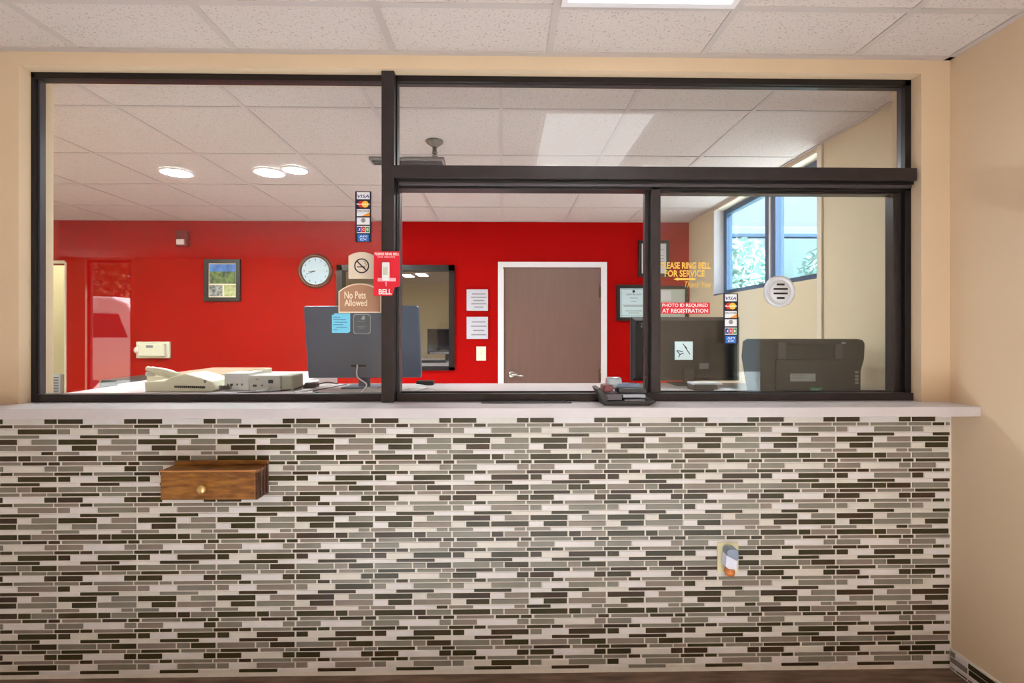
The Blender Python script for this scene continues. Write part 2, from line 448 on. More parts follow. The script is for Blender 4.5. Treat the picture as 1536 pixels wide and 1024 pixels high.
# brown door with white frame
d = sthing('door_1', ((DX0 + DX1) / 2, YB, 0))
mb = MB(); cx0, cx1 = RX(747, YB), RX(910, YB); cz = RZ(393, YB)
mb.box(cx0, DX0, YB - .02, YB, 0, cz, white_pt); mb.box(DX1, cx1, YB - .02, YB, 0, cz, white_pt); mb.box(DX0, DX1, YB - .02, YB, DZ, cz, white_pt)
put('door_frame', mb, d)
mb = MB(); mb.box(DX0 + .003, DX1 - .003, YB + .005, YB + .05, .01, DZ - .004, door_br, .003); leafo = put('door_leaf', mb, d)
hx, hz = P(768, 561, YB)
mb = MB(); mb.lathe([(.038, 0), (.038, -.008), (.026, -.02), (.012, -.024), (.012, -.05)], (hx, YB + .005, hz), chrome, 'y')
mb.tube(curve([(hx, YB - .045, hz), (hx + .03, YB - .052, hz + .002), (hx + .07, YB - .05, hz - .012), (hx + .105, YB - .045, hz - .014)]), [.011] * 6 + [.010] * 6 + [.008] * 7, chrome)
put('door_handle', mb, leafo)
for vv in (438, 562):
    z = RZ(vv, YB); mb = MB(); mb.box(DX1 - .016, DX1 + .004, YB - .012, YB + .005, z - .05, z + .05, hinge_m); mb.tube([(DX1 - .006, YB - .012, z - .055), (DX1 - .006, YB - .012, z + .055)], .008, hinge_m); put('hinge', mb, leafo)

# open doorway, far left, with the passage behind it
mb = MB(); mb.box(HX1, HX1 + .012, YB - .012, YB + .12, 0, HZ + .015, cream_trim); mb.box(HX0, HX1, YB - .014, YB, HZ, HZ + .03, cream_trim); mb.box(HX0 - .02, HX0, YB - .012, YB, 0, HZ + .03, cream_trim)
struct('trim_3', mb)
passg = mat('passage_paint', rgb(206, 190, 142), .7, noise=.05, scale=1.3)
mb = MB(); mb.box(-6.6, -3.6, 6.05, 6.15, 0, LH, passg); mb.box(-3.7, -3.6, 5.07, 6.05, 0, LH, passg); mb.box(-6.7, -6.6, 5.07, 6.15, 0, LH, passg); struct('wall_passage', mb)
struct('ceiling', MB().box(-6.6, -3.7, YB + .12, 6.05, LH, LH + .03, tile_c)); struct('floor', MB().box(-6.6, -3.7, YB + .12, 6.05, -.05, 0, floorm))
mb = MB(); mb.box(-5.3, -4.9, 5.3, 5.7, LH - .02, LH - .001, panel_add)  # lamp added out of view to brighten the passage
tag(put('ceiling_light', mb), 'added square ceiling light, unseen, brightening the passage behind the far left doorway', 'ceiling light')
gx0, gz1 = P(68, 560, 6.05); gx1, gz0 = P(97, 590, 6.05)
t = thing('wall_heater', ((gx0 + gx1) / 2, 6.04, gz0), 'small grey louvred heater grille low on the passage wall beyond the left doorway', 'heater')
put('body', MB().box(gx0, gx1, 5.99, 6.05, gz0, gz1, lgrey, .006), t)
mb = MB()
for c in range(2):
    a = gx0 + .02 + c * (gx1 - gx0 - .02) / 2; b = a + (gx1 - gx0 - .06) / 2
    for r in range(6):
        z = gz0 + .03 + r * .032; mb.box(a, b, 5.983, 5.99, z, z + .014, inkgrey)
put('grille', mb, t)

# back-room window
w = sthing('window_3', ((QX0 + QX1) / 2, YB, QZ0)); fw = .055
mb = MB()
mb.box(QX0, QX1, YB - .03, YB + .10, QZ1 - fw, QZ1, darkwood); mb.box(QX0, QX1, YB - .03, YB + .10, QZ0, QZ0 + fw * .6, darkwood)
mb.box(QX0, QX0 + fw, YB - .03, YB + .10, QZ0, QZ1, darkwood); mb.box(QX1 - fw, QX1, YB - .03, YB + .10, QZ0, QZ1, darkwood)
put('window_frame', mb, w)
put('pane', MB().box(QX0 + fw, QX1 - fw, YB + .03, YB + .036, QZ0 + fw * .6, QZ1 - fw, pane), w)
BRH = 2.20
mb = MB(); br = mat('back_room_paint', rgb(196, 184, 152), .7, noise=.04, scale=1.2)
mb.box(-3.3, -.2, 8.8, 8.9, 0, BRH, br); mb.box(-3.4, -3.3, YB + .12, 8.9, 0, BRH, br); mb.box(-.2, -.1, YB + .12, 8.9, 0, BRH, br); struct('wall_back_room', mb)
struct('ceiling', MB().box(-3.3, -.2, YB + .12, 8.8, BRH, BRH + .03, tile_c)); struct('floor', MB().box(-3.3, -.2, YB + .12, 8.8, -.05, 0, floorm))
for uu, vv, lb in ((612, 413.5, 'left'), (633, 412, 'right')):
    yy = 746 * (BRH - CZ) / (VH - vv); xx = RX(uu, yy)
    mb = MB(); mb.box(xx - .07, xx + .07, yy - .16, yy + .16, BRH - .012, BRH - .001, panel_b, .003)
    tag(put('ceiling_light', mb), 'small lit ceiling light seen through the dark framed back window, %s of two' % lb, 'ceiling light', 'lights in the back room')
mb = MB(); mb.box(-3.2, -2.6, 5.6, 6.8, BRH - .02, BRH - .001, panel_add); tag(put('ceiling_light', mb), 'added ceiling panel lighting the back room from the left, out of direct view', 'ceiling light')  # hidden panel, added because the back room needs light
mb = MB(); mb.box(-1.75, -.22, 5.25, 6.2, .985, 1.015, laminate)
t = thing('desk', (-1, 5.7, 0), 'long pale worktop with dark front in the room behind the dark framed window', 'desk')
put('worktop', mb, t); put('front_panel', MB().box(-1.72, -.24, 5.3, 5.34, 0, .985, blackp), t)
# monitor in the back room
ym = 5.65; mx0, mz1 = P(641, 493, ym); _, mz0 = P(641, 531, ym)
t = thing('monitor', (mx0 + .23, ym, 1.015), 'black flat monitor on the desk behind the dark framed window', 'monitor')
put('bezel', MB().box(mx0, mx0 + .47, ym, ym + .03, mz0, mz1, blackp, .006), t)
put('screen', MB().box(mx0 + .015, mx0 + .455, ym - .003, ym, mz0 + .035, mz1 - .015, screen_m), t)
put('stand', MB().box(mx0 + .2, mx0 + .27, ym + .03, ym + .05, 1.02, mz0 + .1, blackp).box(mx0 + .13, mx0 + .34, ym - .05, ym + .12, 1.015, 1.024, blackp, .003), t)
put('lower_strip', MB().box(mx0 + .03, mx0 + .27, ym - .006, ym, mz0 + .004, mz0 + .02, c_grey), t)
k = thing('keyboard', (-.8, 5.42, 1.015), 'low black keyboard in front of the monitor in the back room', 'keyboard')
kb = put('body', MB().box(-1.02, -.62, 5.36, 5.48, 1.015, 1.032, blackp, .003), k)
mb = MB(); [mb.box(-1.005 + c * .031, -.98 + c * .031, 5.37 + r * .026, 5.39 + r * .026, 1.032, 1.037, charcoal) for c in range(12) for r in range(4)]; put('keys', mb, k)

# ------------------------------------------------------------------ reception window frame
w = sthing('window_1', (RX(755, 2.05), 2.05, CTZ))
def bar(name, u0, v0, u1, v1, y0, y1, m=brown_al, bev=.0015, par=None, um=None, z0=None):
    um = um or (u0 + u1) / 2
    za = P(um, v1, y0)[1] if z0 is None else z0
    return put(name, MB().box(RX(u0, y0), RX(u1, y0), y0, y1, za, P(um, v0, y0)[1], m, bev), par or w)
ZB = CTZ + .001
yf = 2.02
bar('frame_jamb', 38, 107, 52, 600, yf, 2.066, brown_dk, z0=ZB)
bar('glazing_bead', 52, 120, 60, 600, yf + .015, 2.062, alu_grey, z0=ZB + .03)
bar('frame_head', 38, 107, 572, 119, yf, 2.066, brown_dk)
bar('frame_head', 592, 112, 1367, 125, yf, 2.066, brown_dk, um=980)
bar('glazing_bead', 60, 119, 572, 122, yf + .015, 2.062, brown_al)
bar('glazing_bead', 596, 125, 1352, 129, yf + .015, 2.062, brown_al, um=980)
bar('frame_sill', 52, 591, 571, 603, yf, 2.066, brown_al, z0=ZB)
bar('frame_sill', 596, 590, 1371, 603, yf - .012, 2.066, brown_al, z0=ZB)
bar('sill_track', 600, 586, 1345, 590.5, yf + .03, 2.06, brown_dk, z0=ZB)
bar('mullion', 572, 104.8, 591, 603, 1.985, 2.066, brown_al, z0=ZB)
bar('mullion_channel', 591, 112, 596, 600, yf, 2.066, brown_dk, z0=ZB)
bar('mullion_channel', 596, 283, 600, 600, yf + .02, 2.085, alu_grey, z0=ZB)
bar('frame_jamb', 1358, 117, 1368, 603, yf, 2.066, brown_dk, um=1360, z0=ZB)
bar('glazing_bead', 1352, 129, 1358, 600, yf + .02, 2.062, alu_grey, um=1352, z0=ZB + .03)
bar('transom', 589, 249, 1376, 268, 1.978, 2.066, brown_al, um=900)
bar('transom_track', 596, 269, 1371, 274, 1.998, 2.085, brown_dk, um=900)
bar('transom_track', 598, 274, 1368, 279, 2.006, 2.085, alu_grey, um=900)
bar('transom_track', 598, 278, 1366, 284, yf, 2.085, brown_dk, um=900)
bar('transom_track', 991, 284, 1345, 290.5, yf + .02, 2.085, brown_al, um=1160)
bar('meeting_stile', 977, 278, 991, 600, yf, 2.046, brown_al, z0=ZB)
bar('frame_jamb', 1340, 284, 1352, 600, yf + .02, 2.085, brown_al, um=1345, z0=ZB)
s2 = bar('sliding_stile', 967, 283, 977, 592, 2.052, 2.078, brown_al, z0=ZB + .01)
def gpane(u0, v0, u1, v1, y, name='pane', um=None, gm=None):
    um = um or (u0 + u1) / 2
    return put(name, MB().box(RX(u0, y), RX(u1, y), y, y + .006, ZB + .02 if v1 is None else P(um, v1, y)[1], P(um, v0, y)[1], gm or pane), w)
gpane(56, 120, 572, None, 2.052)
gpane(595, 127, 1354, 262, 2.052, um=980)
gpane(988, 287, 1344, None, 2.037, gm=pane_r)
gpane(975, 287, 1344, None, 2.064, 'sliding_pane', gm=pane_r)
GY = 2.0505   # front face of left pane (decals sit just in front)
GR_ = 2.0355  # front face of right pane

# ------------------------------------------------------------------ counter
mb = MB()
mb.box(XL, XR, 1.84, YWB, CBZ, CTZ, laminate, .002)
mb.box(RX(60, 2.2) , XRO, YWB, 2.72, CBZ, CTZ, laminate)
mb.box(-2.08, -1.14, 2.72, 3.56, CBZ, CTZ, laminate)
tag(put('countertop', mb), 'long pale laminate reception countertop running under the window and into the office', 'countertop')
# supports inside the office
t = thing('counter_base', (0, 2.4, 0), 'plain pale counter base panels under the office side of the worktop', 'counter base')
put('panel', MB().box(-2.0, XRO - .01, 2.60, 2.63, 0, CBZ, laminate), t); put('end_panel', MB().box(-2.06, -2.03, 2.13, 3.5, 0, CBZ, laminate), t); put('end_panel', MB().box(-1.19, -1.16, 2.63, 3.5, 0, CBZ, laminate), t)
# deal slot plate on the counter below the opening
x0, x1 = RX(722, 1.95), RX(858, 1.95)
t = thing('deal_tray', ((x0 + x1) / 2, 1.95, CTZ), 'narrow dark metal pass-through tray set in the counter under the open window', 'tray')
put('rim', MB().box(x0, x1, 1.955, 1.998, CTZ + .0003, CTZ + .004, alu_grey, .001), t); put('slot', MB().box(x0 + .02, x1 - .02, 1.962, 2.004, CTZ + .004, CTZ + .006, brown_dk), t)

# ------------------------------------------------------------------ lights and things on ceilings
def troffer(x0, x1, y0, y1, z, m, label, group, nx=3):
    t = thing('ceiling_light', ((x0 + x1) / 2, (y0 + y1) / 2, z - .012), label, 'ceiling light', group)
    mb = MB(); e = .022
    for a in ((x0, x0 + e, y0, y1), (x1 - e, x1, y0, y1), (x0 + e, x1 - e, y0, y0 + e), (x0 + e, x1 - e, y1 - e, y1)): mb.box(a[0], a[1], a[2], a[3], z - .012, z - .004, white_pt)
    put('frame', mb, t); put('diffuser', MB().box(x0 + e, x1 - e, y0 + e, y1 - e, z - .010, z - .004, m), t)
h = .013
troffer(LX + h, LX + PX - h, LY - 2 * PX + h, LY - h, LH, panel_e, 'lit fluorescent ceiling panel whose edge shows at the top of the photo', 'lobby ceiling panels')
for i, j, lb in ((-10, -4, 'added unseen panel light in the lobby ceiling at the far left near the back wall'), (-10, -1, 'added unseen panel light in the lobby ceiling at the far left end'), (0, -6, 'added unseen panel light in the lobby ceiling behind the viewer on the right')):  # extra lobby panels, added where neither they nor their reflections show
    troffer(LX + i * PX + h, LX + (i + 1) * PX - h, LY + (j - 1) * PX + h, LY + (j + 1) * PX - h, LH, panel_e, lb, 'lobby ceiling panels')
# recessed round lamps of the office
for uu, vv, r, lb in ((265, 260, .088, 'round recessed ceiling lamp shining at far left above the red wall'), (404, 259, .088, 'round recessed ceiling lamp, middle of the bright row of three'), (443, 255, .07, 'small round recessed ceiling lamp, right end of the bright row of three'),
    (825, 255, .088, 'round recessed office ceiling lamp behind the transom bar, left one of two'), (965, 255, .088, 'round recessed office ceiling lamp behind the transom bar, right one of two')):
    yy = 746 * (LH - CZ) / (VH - vv); xx = RX(uu, yy)
    t = thing('recessed_lamp', (xx, yy, LH - .012), lb, 'ceiling lamp', 'recessed lamps of the office')
    put('trim_ring', MB().lathe([(r + .02, 0), (r + .02, -.006), (r + .004, -.010), (r + .002, 0)], (xx, yy, LH - .004), white_pt), t)
    put('lens', MB().lathe([(r, 0), (r, -.006), (r * .7, -.010), (.001, -.012)], (xx, yy, LH - .004), can_e2 if uu > 500 else can_e), t)
troffer(-3.79, -3.21, 2.2, 3.4, LH, panel_add, 'added unseen ceiling panel lighting the office beyond the left end of the glass', 'added office light panels')  # panel added behind the left pier to light the office
# sprinkler
sy = 2.87; sx = RX(652, sy)
t = thing('sprinkler', (sx, sy, LH - .09), 'bronze sprinkler head hanging from the office ceiling above the opening', 'sprinkler')
bronze = mat('dull_bronze', rgb(120, 112, 98), .35, metal=.8)
put('escutcheon', MB().lathe([(.05, 0), (.05, -.004), (.042, -.014), (.02, -.03), (.017, -.034)], (sx, sy, LH - .002), bronze), t)
put('stem', MB().lathe([(.013, -.034), (.013, -.058), (.016, -.062), (.016, -.07)], (sx, sy, LH - .002), bronze), t)
put('deflector', MB().lathe([(.006, -.07), (.006, -.082), (.018, -.083), (.018, -.086)], (sx, sy, LH - .002), bronze), t)
vx0, vx1 = RX(556, 3.18), RX(667, 3.18)
t = thing('ceiling_vent', ((vx0 + vx1) / 2, 3.18, LH - .02), 'long narrow grey air vent in the office ceiling behind the sprinkler', 'air vent')
vm = mat('vent_grey', rgb(128, 122, 120), .5, metal=.3)
put('frame', MB().box(vx0, vx1, 3.13, 3.24, LH - .02, LH - .004, vm, .003), t)
mb = MB(); [mb.box(vx0 + .015, vx1 - .015, 3.145 + k * .022, 3.152 + k * .022, LH - .024, LH - .02, brown_dk) for k in range(4)]; put('slots', mb, t)

# ------------------------------------------------------------------ things on the red wall
def framed(name, label, cat, u0, v0, u1, v1, fwid, art, y=YB, group=None, mount=None):
    x0, z1 = P(u0, v0, y); x1, z0 = P(u1, v1, y)
    t = thing(name, ((x0 + x1) / 2, y - .01, z0), label, cat, group)
    mb = MB(); yb, yt = y - .001, y - .028
    mb.box(x0, x1, yt, yb, z1 - fwid, z1, darkwood, .003); mb.box(x0, x1, yt, yb, z0, z0 + fwid, darkwood, .003)
    mb.box(x0, x0 + fwid, yt, yb, z0 + fwid, z1 - fwid, darkwood, .003); mb.box(x1 - fwid, x1, yt, yb, z0 + fwid, z1 - fwid, darkwood, .003)
    put('frame', mb, t)
    s = put('sheet', MB().box(x0 + fwid, x1 - fwid, y - .014, yb, z0 + fwid, z1 - fwid, art), t)
    return t, s, x0 + fwid, x1 - fwid, z0 + fwid, z1 - fwid
t, s, a, b, c, d_ = framed('framed_picture', 'black framed photo collage of trees and sky on the red wall left of the clock', 'picture', 308, 389, 362, 452, .04, signcream)
W_, H_ = b - a, d_ - c
mid = c + H_ * .40
pm = mat('landscape_print', rgb(120, 140, 70), .5, color2=rgb(36, 58, 50), scale=26)
sky_p = mat('sky_print', rgb(90, 140, 210), .5, color2=rgb(50, 90, 160), scale=12)
put('photo', MB().box(a + .008, b - .008, YB - .0155, YB - .014, mid, mid + H_ * .36, pm).box(a + .008, b - .008, YB - .0155, YB - .014, mid + H_ * .36, d_ - .008, sky_p), t)
put('photo', MB().box(a + .008, a + W_ * .5, YB - .0155, YB - .014, c + .01, mid - .012, mat('street_print', rgb(180, 180, 176), .5, color2=rgb(40, 40, 44), scale=30)), t)
put('photo', MB().box(a + W_ * .56, b - .008, YB - .0155, YB - .014, c + .01, mid - .012, mat('leaf_print', rgb(206, 204, 150), .5, color2=rgb(150, 160, 96), scale=30)), t)
def lines(par, a, b, zs, y, m, h=.004, ind=None):
    mb = MB()
    for k, z in enumerate(zs):
        w_ = (b - a) * (ind[k] if ind else .8) / 2; cx = (a + b) / 2
        mb.box(cx - w_, cx + w_, y - .0008, y, z - h / 2, z + h / 2, m)
    return put('printed_lines', mb, par)
t, s, a, b, c, d_ = framed('framed_certificate', 'black framed certificate with printed emblem right of the brown door', 'certificate', 924, 427, 976, 481, .035, paper_b)
H_ = d_ - c
text('printed_text', 'CERTIFICATE', a + .06, b - .06, d_ - H_ * .24, d_ - H_ * .19, YB - .0142, ink, t)
put('emblem', MB().lathe([(.014, 0), (.014, -.001)], ((a + b) / 2, YB - .014, d_ - H_ * .11), ink, 'y', 16), t)
lines(t, a, b, [c + H_ * q for q in (.66, .55, .42, .38, .22, .15)], YB - .014, inkgrey, .005, [.3, .2, .8, .7, .6, .4])
mb = MB(); q = .012
for e in ((a + q, b - q, c + q, c + q + .003), (a + q, b - q, d_ - q - .003, d_ - q), (a + q, a + q + .003, c + q, d_ - q), (b - q - .003, b - q, c + q, d_ - q)): mb.box(e[0], e[1], YB - .0147, YB - .014, e[2], e[3], inkgrey)
put('printed_border', mb, t)
t, s, a, b, c, d_ = framed('framed_certificate', 'tall black framed sheet hung highest, half hidden by the sliding window stile', 'certificate', 957, 361, 1003, 415, .03, paper)
lines(t, a, b, [c + (d_ - c) * q for q in (.8, .6, .5, .4, .3)], YB - .014, inkgrey, .005)
t, s, a, b, c, d_ = framed('framed_certificate', 'black framed certificate with a white seal seen through glass above the red sign', 'certificate', 982, 429, 1031, 481, .03, mat('greenish_paper', rgb(196, 204, 196), .7))
H_ = d_ - c
put('seal', MB().box(a + .03, a + .13, YB - .0155, YB - .014, d_ - H_ * .4, d_ - H_ * .05, paper, .0004), t)
lines(t, a, b, [c + H_ * q for q in (.5, .42, .34, .2)], YB - .014, ink, .005, [.4, .6, .7, .5])
# wall plaques and switch
for v0, v1, tx, lb in ((434, 466, 'PLEASE HAVE\nYOUR KEYS\nREADY TO\nRETURN AT\nTHE DESK', 'square white wall plaque with text, upper of the two beside the brown door'), (475, 508, 'EMPLOYEES\nONLY\nBEYOND\nTHIS DOOR', 'square white wall plaque with text, lower of the two beside the brown door')):
    x0, z1 = P(700, v0, YB); x1, z0 = P(732, v1, YB)
    t = thing('wall_plaque', ((x0 + x1) / 2, YB - .01, z0), lb, 'sign', 'white plaques beside the door')
    put('plate', MB().box(x0, x1, YB - .02, YB - .001, z0, z1, mat('plaque_white', rgb(196, 192, 200), .5), .003), t)
    n = tx.count('\n') + 1
    lines(t, x0 + .03, x1, [z1 - .03 - (z1 - z0 - .05) * (k + .5) / n for k in range(n)], YB - .02, mat('soft_grey_print', rgb(134, 132, 140), .6), .011, [(.75, .85, .6, .8, .5, .7)[k] for k in range(n)])
x0, z1 = P(714.5, 519.5, YB); x1, z0 = P(729, 540.5, YB)
t = thing('light_switch', ((x0 + x1) / 2, YB - .005, z0), 'ivory light switch on the red wall below the white plaques', 'light switch')
put('plate', MB().box(x0, x1, YB - .007, YB - .001, z0, z1, ivory, .002), t); put('toggle', MB().box((x0 + x1) / 2 - .005, (x0 + x1) / 2 + .005, YB - .018, YB - .007, (z0 + z1) / 2 - .01, (z0 + z1) / 2 + .012, ivory2, .002), t)
# clock
kx, kz = P(474, 406.5, YB); R_ = 25.5 / 151
t = thing('wall_clock', (kx, YB - .02, kz - R_), 'round wall clock with brown wooden rim and white face', 'clock')
put('rim', MB().lathe([(R_, 0), (R_, -.025), (R_ - .012, -.038), (R_ - .026, -.036), (R_ - .034, -.022), (R_ - .034, 0)], (kx, YB - .001, kz), brownwood, 'y', 40), t)
fr = R_ - .033
face = put('face', MB().lathe([(fr, 0), (fr, -.012)], (kx, YB - .002, kz), mat('clock_face', rgb(184, 202, 212), .4), 'y', 40), t)
for k in range(12):
    mb = MB(); a_ = math.radians(30 * k); c0 = Vector((kx + math.sin(a_) * fr * .82, 0, kz + math.cos(a_) * fr * .82))
    mb.box(c0.x - .004, c0.x + .004, YB - .0152, YB - .014, c0.z - .009, c0.z + .009, inkgrey); put('hour_mark', mb, face)
def hand(L, deg, wd):
    a_ = math.radians(deg); d1 = Vector((math.sin(a_), math.cos(a_))); n1 = Vector((d1.y, -d1.x)) * wd
    p = [(kx + n1.x, kz + n1.y), (kx - n1.x, kz - n1.y), (kx + d1.x * L - n1.x * .4, kz + d1.y * L - n1.y * .4), (kx + d1.x * L + n1.x * .4, kz + d1.y * L + n1.y * .4)]
    return MB().prism(p, YB - .018, YB - .0165, ink)
put('hour_hand', hand(fr * .5, 262, .005), t); put('minute_hand', hand(fr * .72, 250, .0035), t)
# fire alarm strobe
x0, z1 = P(267, 347, YB); x1, z0 = P(285, 370, YB)
t = thing('fire_alarm', ((x0 + x1) / 2, YB - .03, z0), 'dark red fire alarm strobe with white lens high on the red wall', 'fire alarm')
put('body', MB().box(x0, x1, YB - .045, YB - .001, z0, z1, strip_red, .008), t)
put('strobe_lens', MB().box(x0 + .02, x1 - .02, YB - .065, YB - .045, z0 + .012, z0 + .065, lens, .006), t)
# emergency light / thermostat box
x0, z1 = P(207, 512, YB); x1, z0 = P(257, 537, YB)
t = thing('emergency_light', ((x0 + x1) / 2, YB - .04, z0), 'cream emergency light box with a clear end lens low on the red wall', 'emergency light')
put('backplate', MB().box(x0, x1, YB - .03, YB - .001, z0, z1, ivory, .008), t)
put('housing', MB().box(x0 + .05, x1 - .025, YB - .075, YB - .03, z0 + .02, z1 - .02, ivory, .012), t)
put('lamp_lens', MB().lathe([(.035, 0), (.033, -.03), (.012, -.04)], (x0 + .032, YB - .03, (z0 + z1) / 2), lens, 'y', 20), t)
put('label_plate', MB().box((x0 + x1) / 2 - .03, (x0 + x1) / 2 + .035, YB - .077, YB - .075, z1 - .06, z1 - .035, inkgrey), t)
# dark cabinet beyond the counter end
mb = thing('filing_cabinet', (-2.95, 4.1, 0), 'low dark grey cabinet beyond the left end of the office counter', 'cabinet')
put('body', MB().box(-3.12, -2.55, 3.9, 4.4, 0, .975, charcoal, .006), mb)
for z in (.06, .36, .66):
    dd = put('drawer', MB().box(-3.1, -2.57, 3.885, 3.9, z, z + .28, charcoal, .004), mb); put('handle', MB().box(-2.9, -2.77, 3.87, 3.885, z + .2, z + .215, chrome), dd)

# ------------------------------------------------------------------ signs on the glass
def card_strip(u0, v0, u1, v1, y, label):
    x0, z1 = P(u0, v0, y); x1, z0 = P(u1, v1, y)
    t = thing('card_decal', ((x0 + x1) / 2, y, z0), label, 'decal', 'payment card decals')
    put('backing', MB().box(x0, x1, y - .001, y - .0001, z0, z1, navy), t)
    yy = y - .001; H = z1 - z0; e = (x1 - x0) * .1; a, b = x0 + e, x1 - e; n = 6; ch = H / n
    def cell(k): return z1 - (k + .93) * ch, z1 - (k + .10) * ch
    mids = (a + b) / 2
    c0, c1 = cell(0); put('card_mark', MB().box(a, b, yy - .0005, yy, c0, c1, c_white), t); text('printed_text', 'VISA', a + .002, b - .002, c0 + ch * .15, c1 - ch * .28, yy - .0005, c_dblue, t, shear=.2, bold=.01)
    c0, c1 = cell(1); cz_ = (c0 + c1) / 2; r = ch * .40
    put('card_mark', MB().lathe([(r, 0), (r, -.0004)], (mids - r * .55, yy, cz_), c_red, 'y', 24), t)
    put('card_mark', MB().lathe([(r, 0), (r, -.0006)], (mids + r * .55, yy, cz_), c_yellow, 'y', 24), t)
    text('printed_text', 'MasterCard', a, b, cz_ - ch * .09, cz_ + ch * .1, yy - .0007, txtwhite, t, bold=.01)
    c0, c1 = cell(2); put('card_mark', MB().box(a, b, yy - .0005, yy, c0, c1, c_white).prism([(mids - e, c0), (b, c0), (b, c0 + ch * .45)], yy - .0008, yy - .0005, c_orange), t)
    text('printed_text', 'DISCOVER', a + .001, b - .001, c1 - ch * .38, c1 - ch * .12, yy - .0006, ink, t)
    c0, c1 = cell(3); put('card_mark', MB().box(a, b, yy - .0005, yy, c0, c1, c_white).lathe([(ch * .27, -.0005), (ch * .27, -.0008)], (mids, yy, c0 + ch * .5), c_grey, 'y', 20).box(mids - .0008, mids + .0008, yy - .0011, yy - .0008, c0 + ch * .3, c0 + ch * .7, c_dblue), t)
    c0, c1 = cell(4); g = (b - a) / 3
    put('card_mark', MB().box(a, b, yy - .0005, yy, c0, c1, c_white), t)
    for q, (ml, lt) in enumerate(((c_dblue, 'J'), (c_red, 'C'), (c_green, 'B'))):
        put('card_mark', MB().box(a + g * q + .001, a + g * (q + 1) - .001, yy - .0008, yy - .0005, c0 + ch * .08, c1 - ch * .08, ml), t)
        text('printed_text', lt, a + g * (q + .3), a + g * (q + .75), c0 + ch * .28, c1 - ch * .28, yy - .0009, txtwhite, t, bold=.01)
    c0, c1 = cell(5); put('card_mark', MB().box(a + e * .5, b - e * .5, yy - .0005, yy, c0, c1, c_blue), t)
    text('printed_text', 'AM\nEX', a + e * 1.5, b - e * 1.5, c0 + ch * .12, c1 - ch * .12, yy - .0006, txtwhite, t)
card_strip(533, 287, 557, 363, GY, 'vertical strip of six payment card marks on the left pane beside the dark post')
card_strip(1085, 440, 1107, 515, GR_, 'vertical strip of six payment card marks on the right pane over the black monitor')

def arch(u0, v0, u1, v1, y, rise, n=14, ins=0):
    x0, z1 = P(u0, v0, y); x1, z0 = P(u1, v1, y)
    x0 += ins; x1 -= ins; z0 += ins; z1 -= ins
    pts = [(x0, z0), (x1, z0)]; cx = (x0 + x1) / 2; h = (x1 - x0) / 2; R0 = (h * h + rise * rise) / (2 * rise); cz_ = z1 - R0; a0 = math.asin(h / R0)
    for k in range(n + 1):
        a_ = a0 - 2 * a0 * k / n; pts.append((cx + R0 * math.sin(a_), cz_ + R0 * math.cos(a_)))
    return pts, x0, x1, z0, z1
# no smoking
pts, x0, x1, z0, z1 = arch(523, 378, 562, 418, GY, .016)
t = thing('no_smoking_sign', ((x0 + x1) / 2, GY, z0), 'beige round-topped sign with a no smoking symbol on the left pane', 'sign')
put('plate', MB().prism(pts, GY - .003, GY - .0002, signbeige), t)
nx, nz = (x0 + x1) / 2 + .001, (z0 + z1) / 2 - .002; rr = .0305; yy = GY - .003
ring = MB()
def annulus(mb, cx, cz_, ri, ro, y0, y1, m, n=40):
    i = mb.mi(m); V = []
    for k in range(n):
        a_ = 2 * math.pi * k / n; V.append([mb.bm.verts.new((cx + r * math.cos(a_), yv, cz_ + r * math.sin(a_))) for r in (ri, ro) for yv in (y0, y1)])
    for k in range(n):
        A, B = V[k], V[(k + 1) % n]
        for q in ([A[0], A[2], B[2], B[0]], [A[1], B[1], B[3], A[3]], [A[0], B[0], B[1], A[1]], [A[2], A[3], B[3], B[2]]): mb.bm.faces.new(q).material_index = i
def slant(mb, p, q, wd, y0, y1, m):
    p, q = Vector(p), Vector(q); d = (q - p).normalized(); n = Vector((-d.y, d.x)) * wd / 2
    mb.prism([tuple(p + n), tuple(p - n), tuple(q - n), tuple(q + n)], y0, y1, m)
annulus(ring, nx, nz, rr - .005, rr, yy - .001, yy, ink); slant(ring, (nx - rr * .68, nz + rr * .68), (nx + rr * .68, nz - rr * .68), .005, yy - .0009, yy, ink)
put('prohibition_ring', ring, t)
cg = MB(); cg.box(nx - .019, nx + .014, yy - .0006, yy, nz - .006, nz - .002, ink)
put('cigarette', cg, t)
put('smoke', MB().tube(curve([(nx + .016, yy - .0005, nz), (nx + .02, yy - .0005, nz + .006), (nx + .012, yy - .0005, nz + .009), (nx + .016, yy - .0005, nz + .015), (nx + .006, yy - .0005, nz + .018)]), .0008, ink, 5), t)
# no pets
pts, x0, x1, z0, z1 = arch(508, 425, 572, 469, GY, .033)
pt2, *_ = arch(508, 425, 572, 469, GY, .031, ins=.0045)
t = thing('no_pets_sign', ((x0 + x1) / 2, GY, z0), 'tan arched sign with cream border reading No Pets Allowed', 'sign')
put('border', MB().prism(pts, GY - .002, GY - .0002, signcream), t); put('plate', MB().prism(pt2, GY - .003, GY - .002, signtan), t)
a, zt = P(517, 437, GY); b, zb = P(549, 448, GY); text('printed_text', 'No Pets', a, b, zb, zt, GY - .003, signcream, t, bold=.012)
b = RX(551, GY); _, zt = P(517, 449, GY); _, zb = P(517, 459, GY); text('printed_text', 'Allowed', a, b, zb, zt, GY - .003, signcream, t, bold=.012)
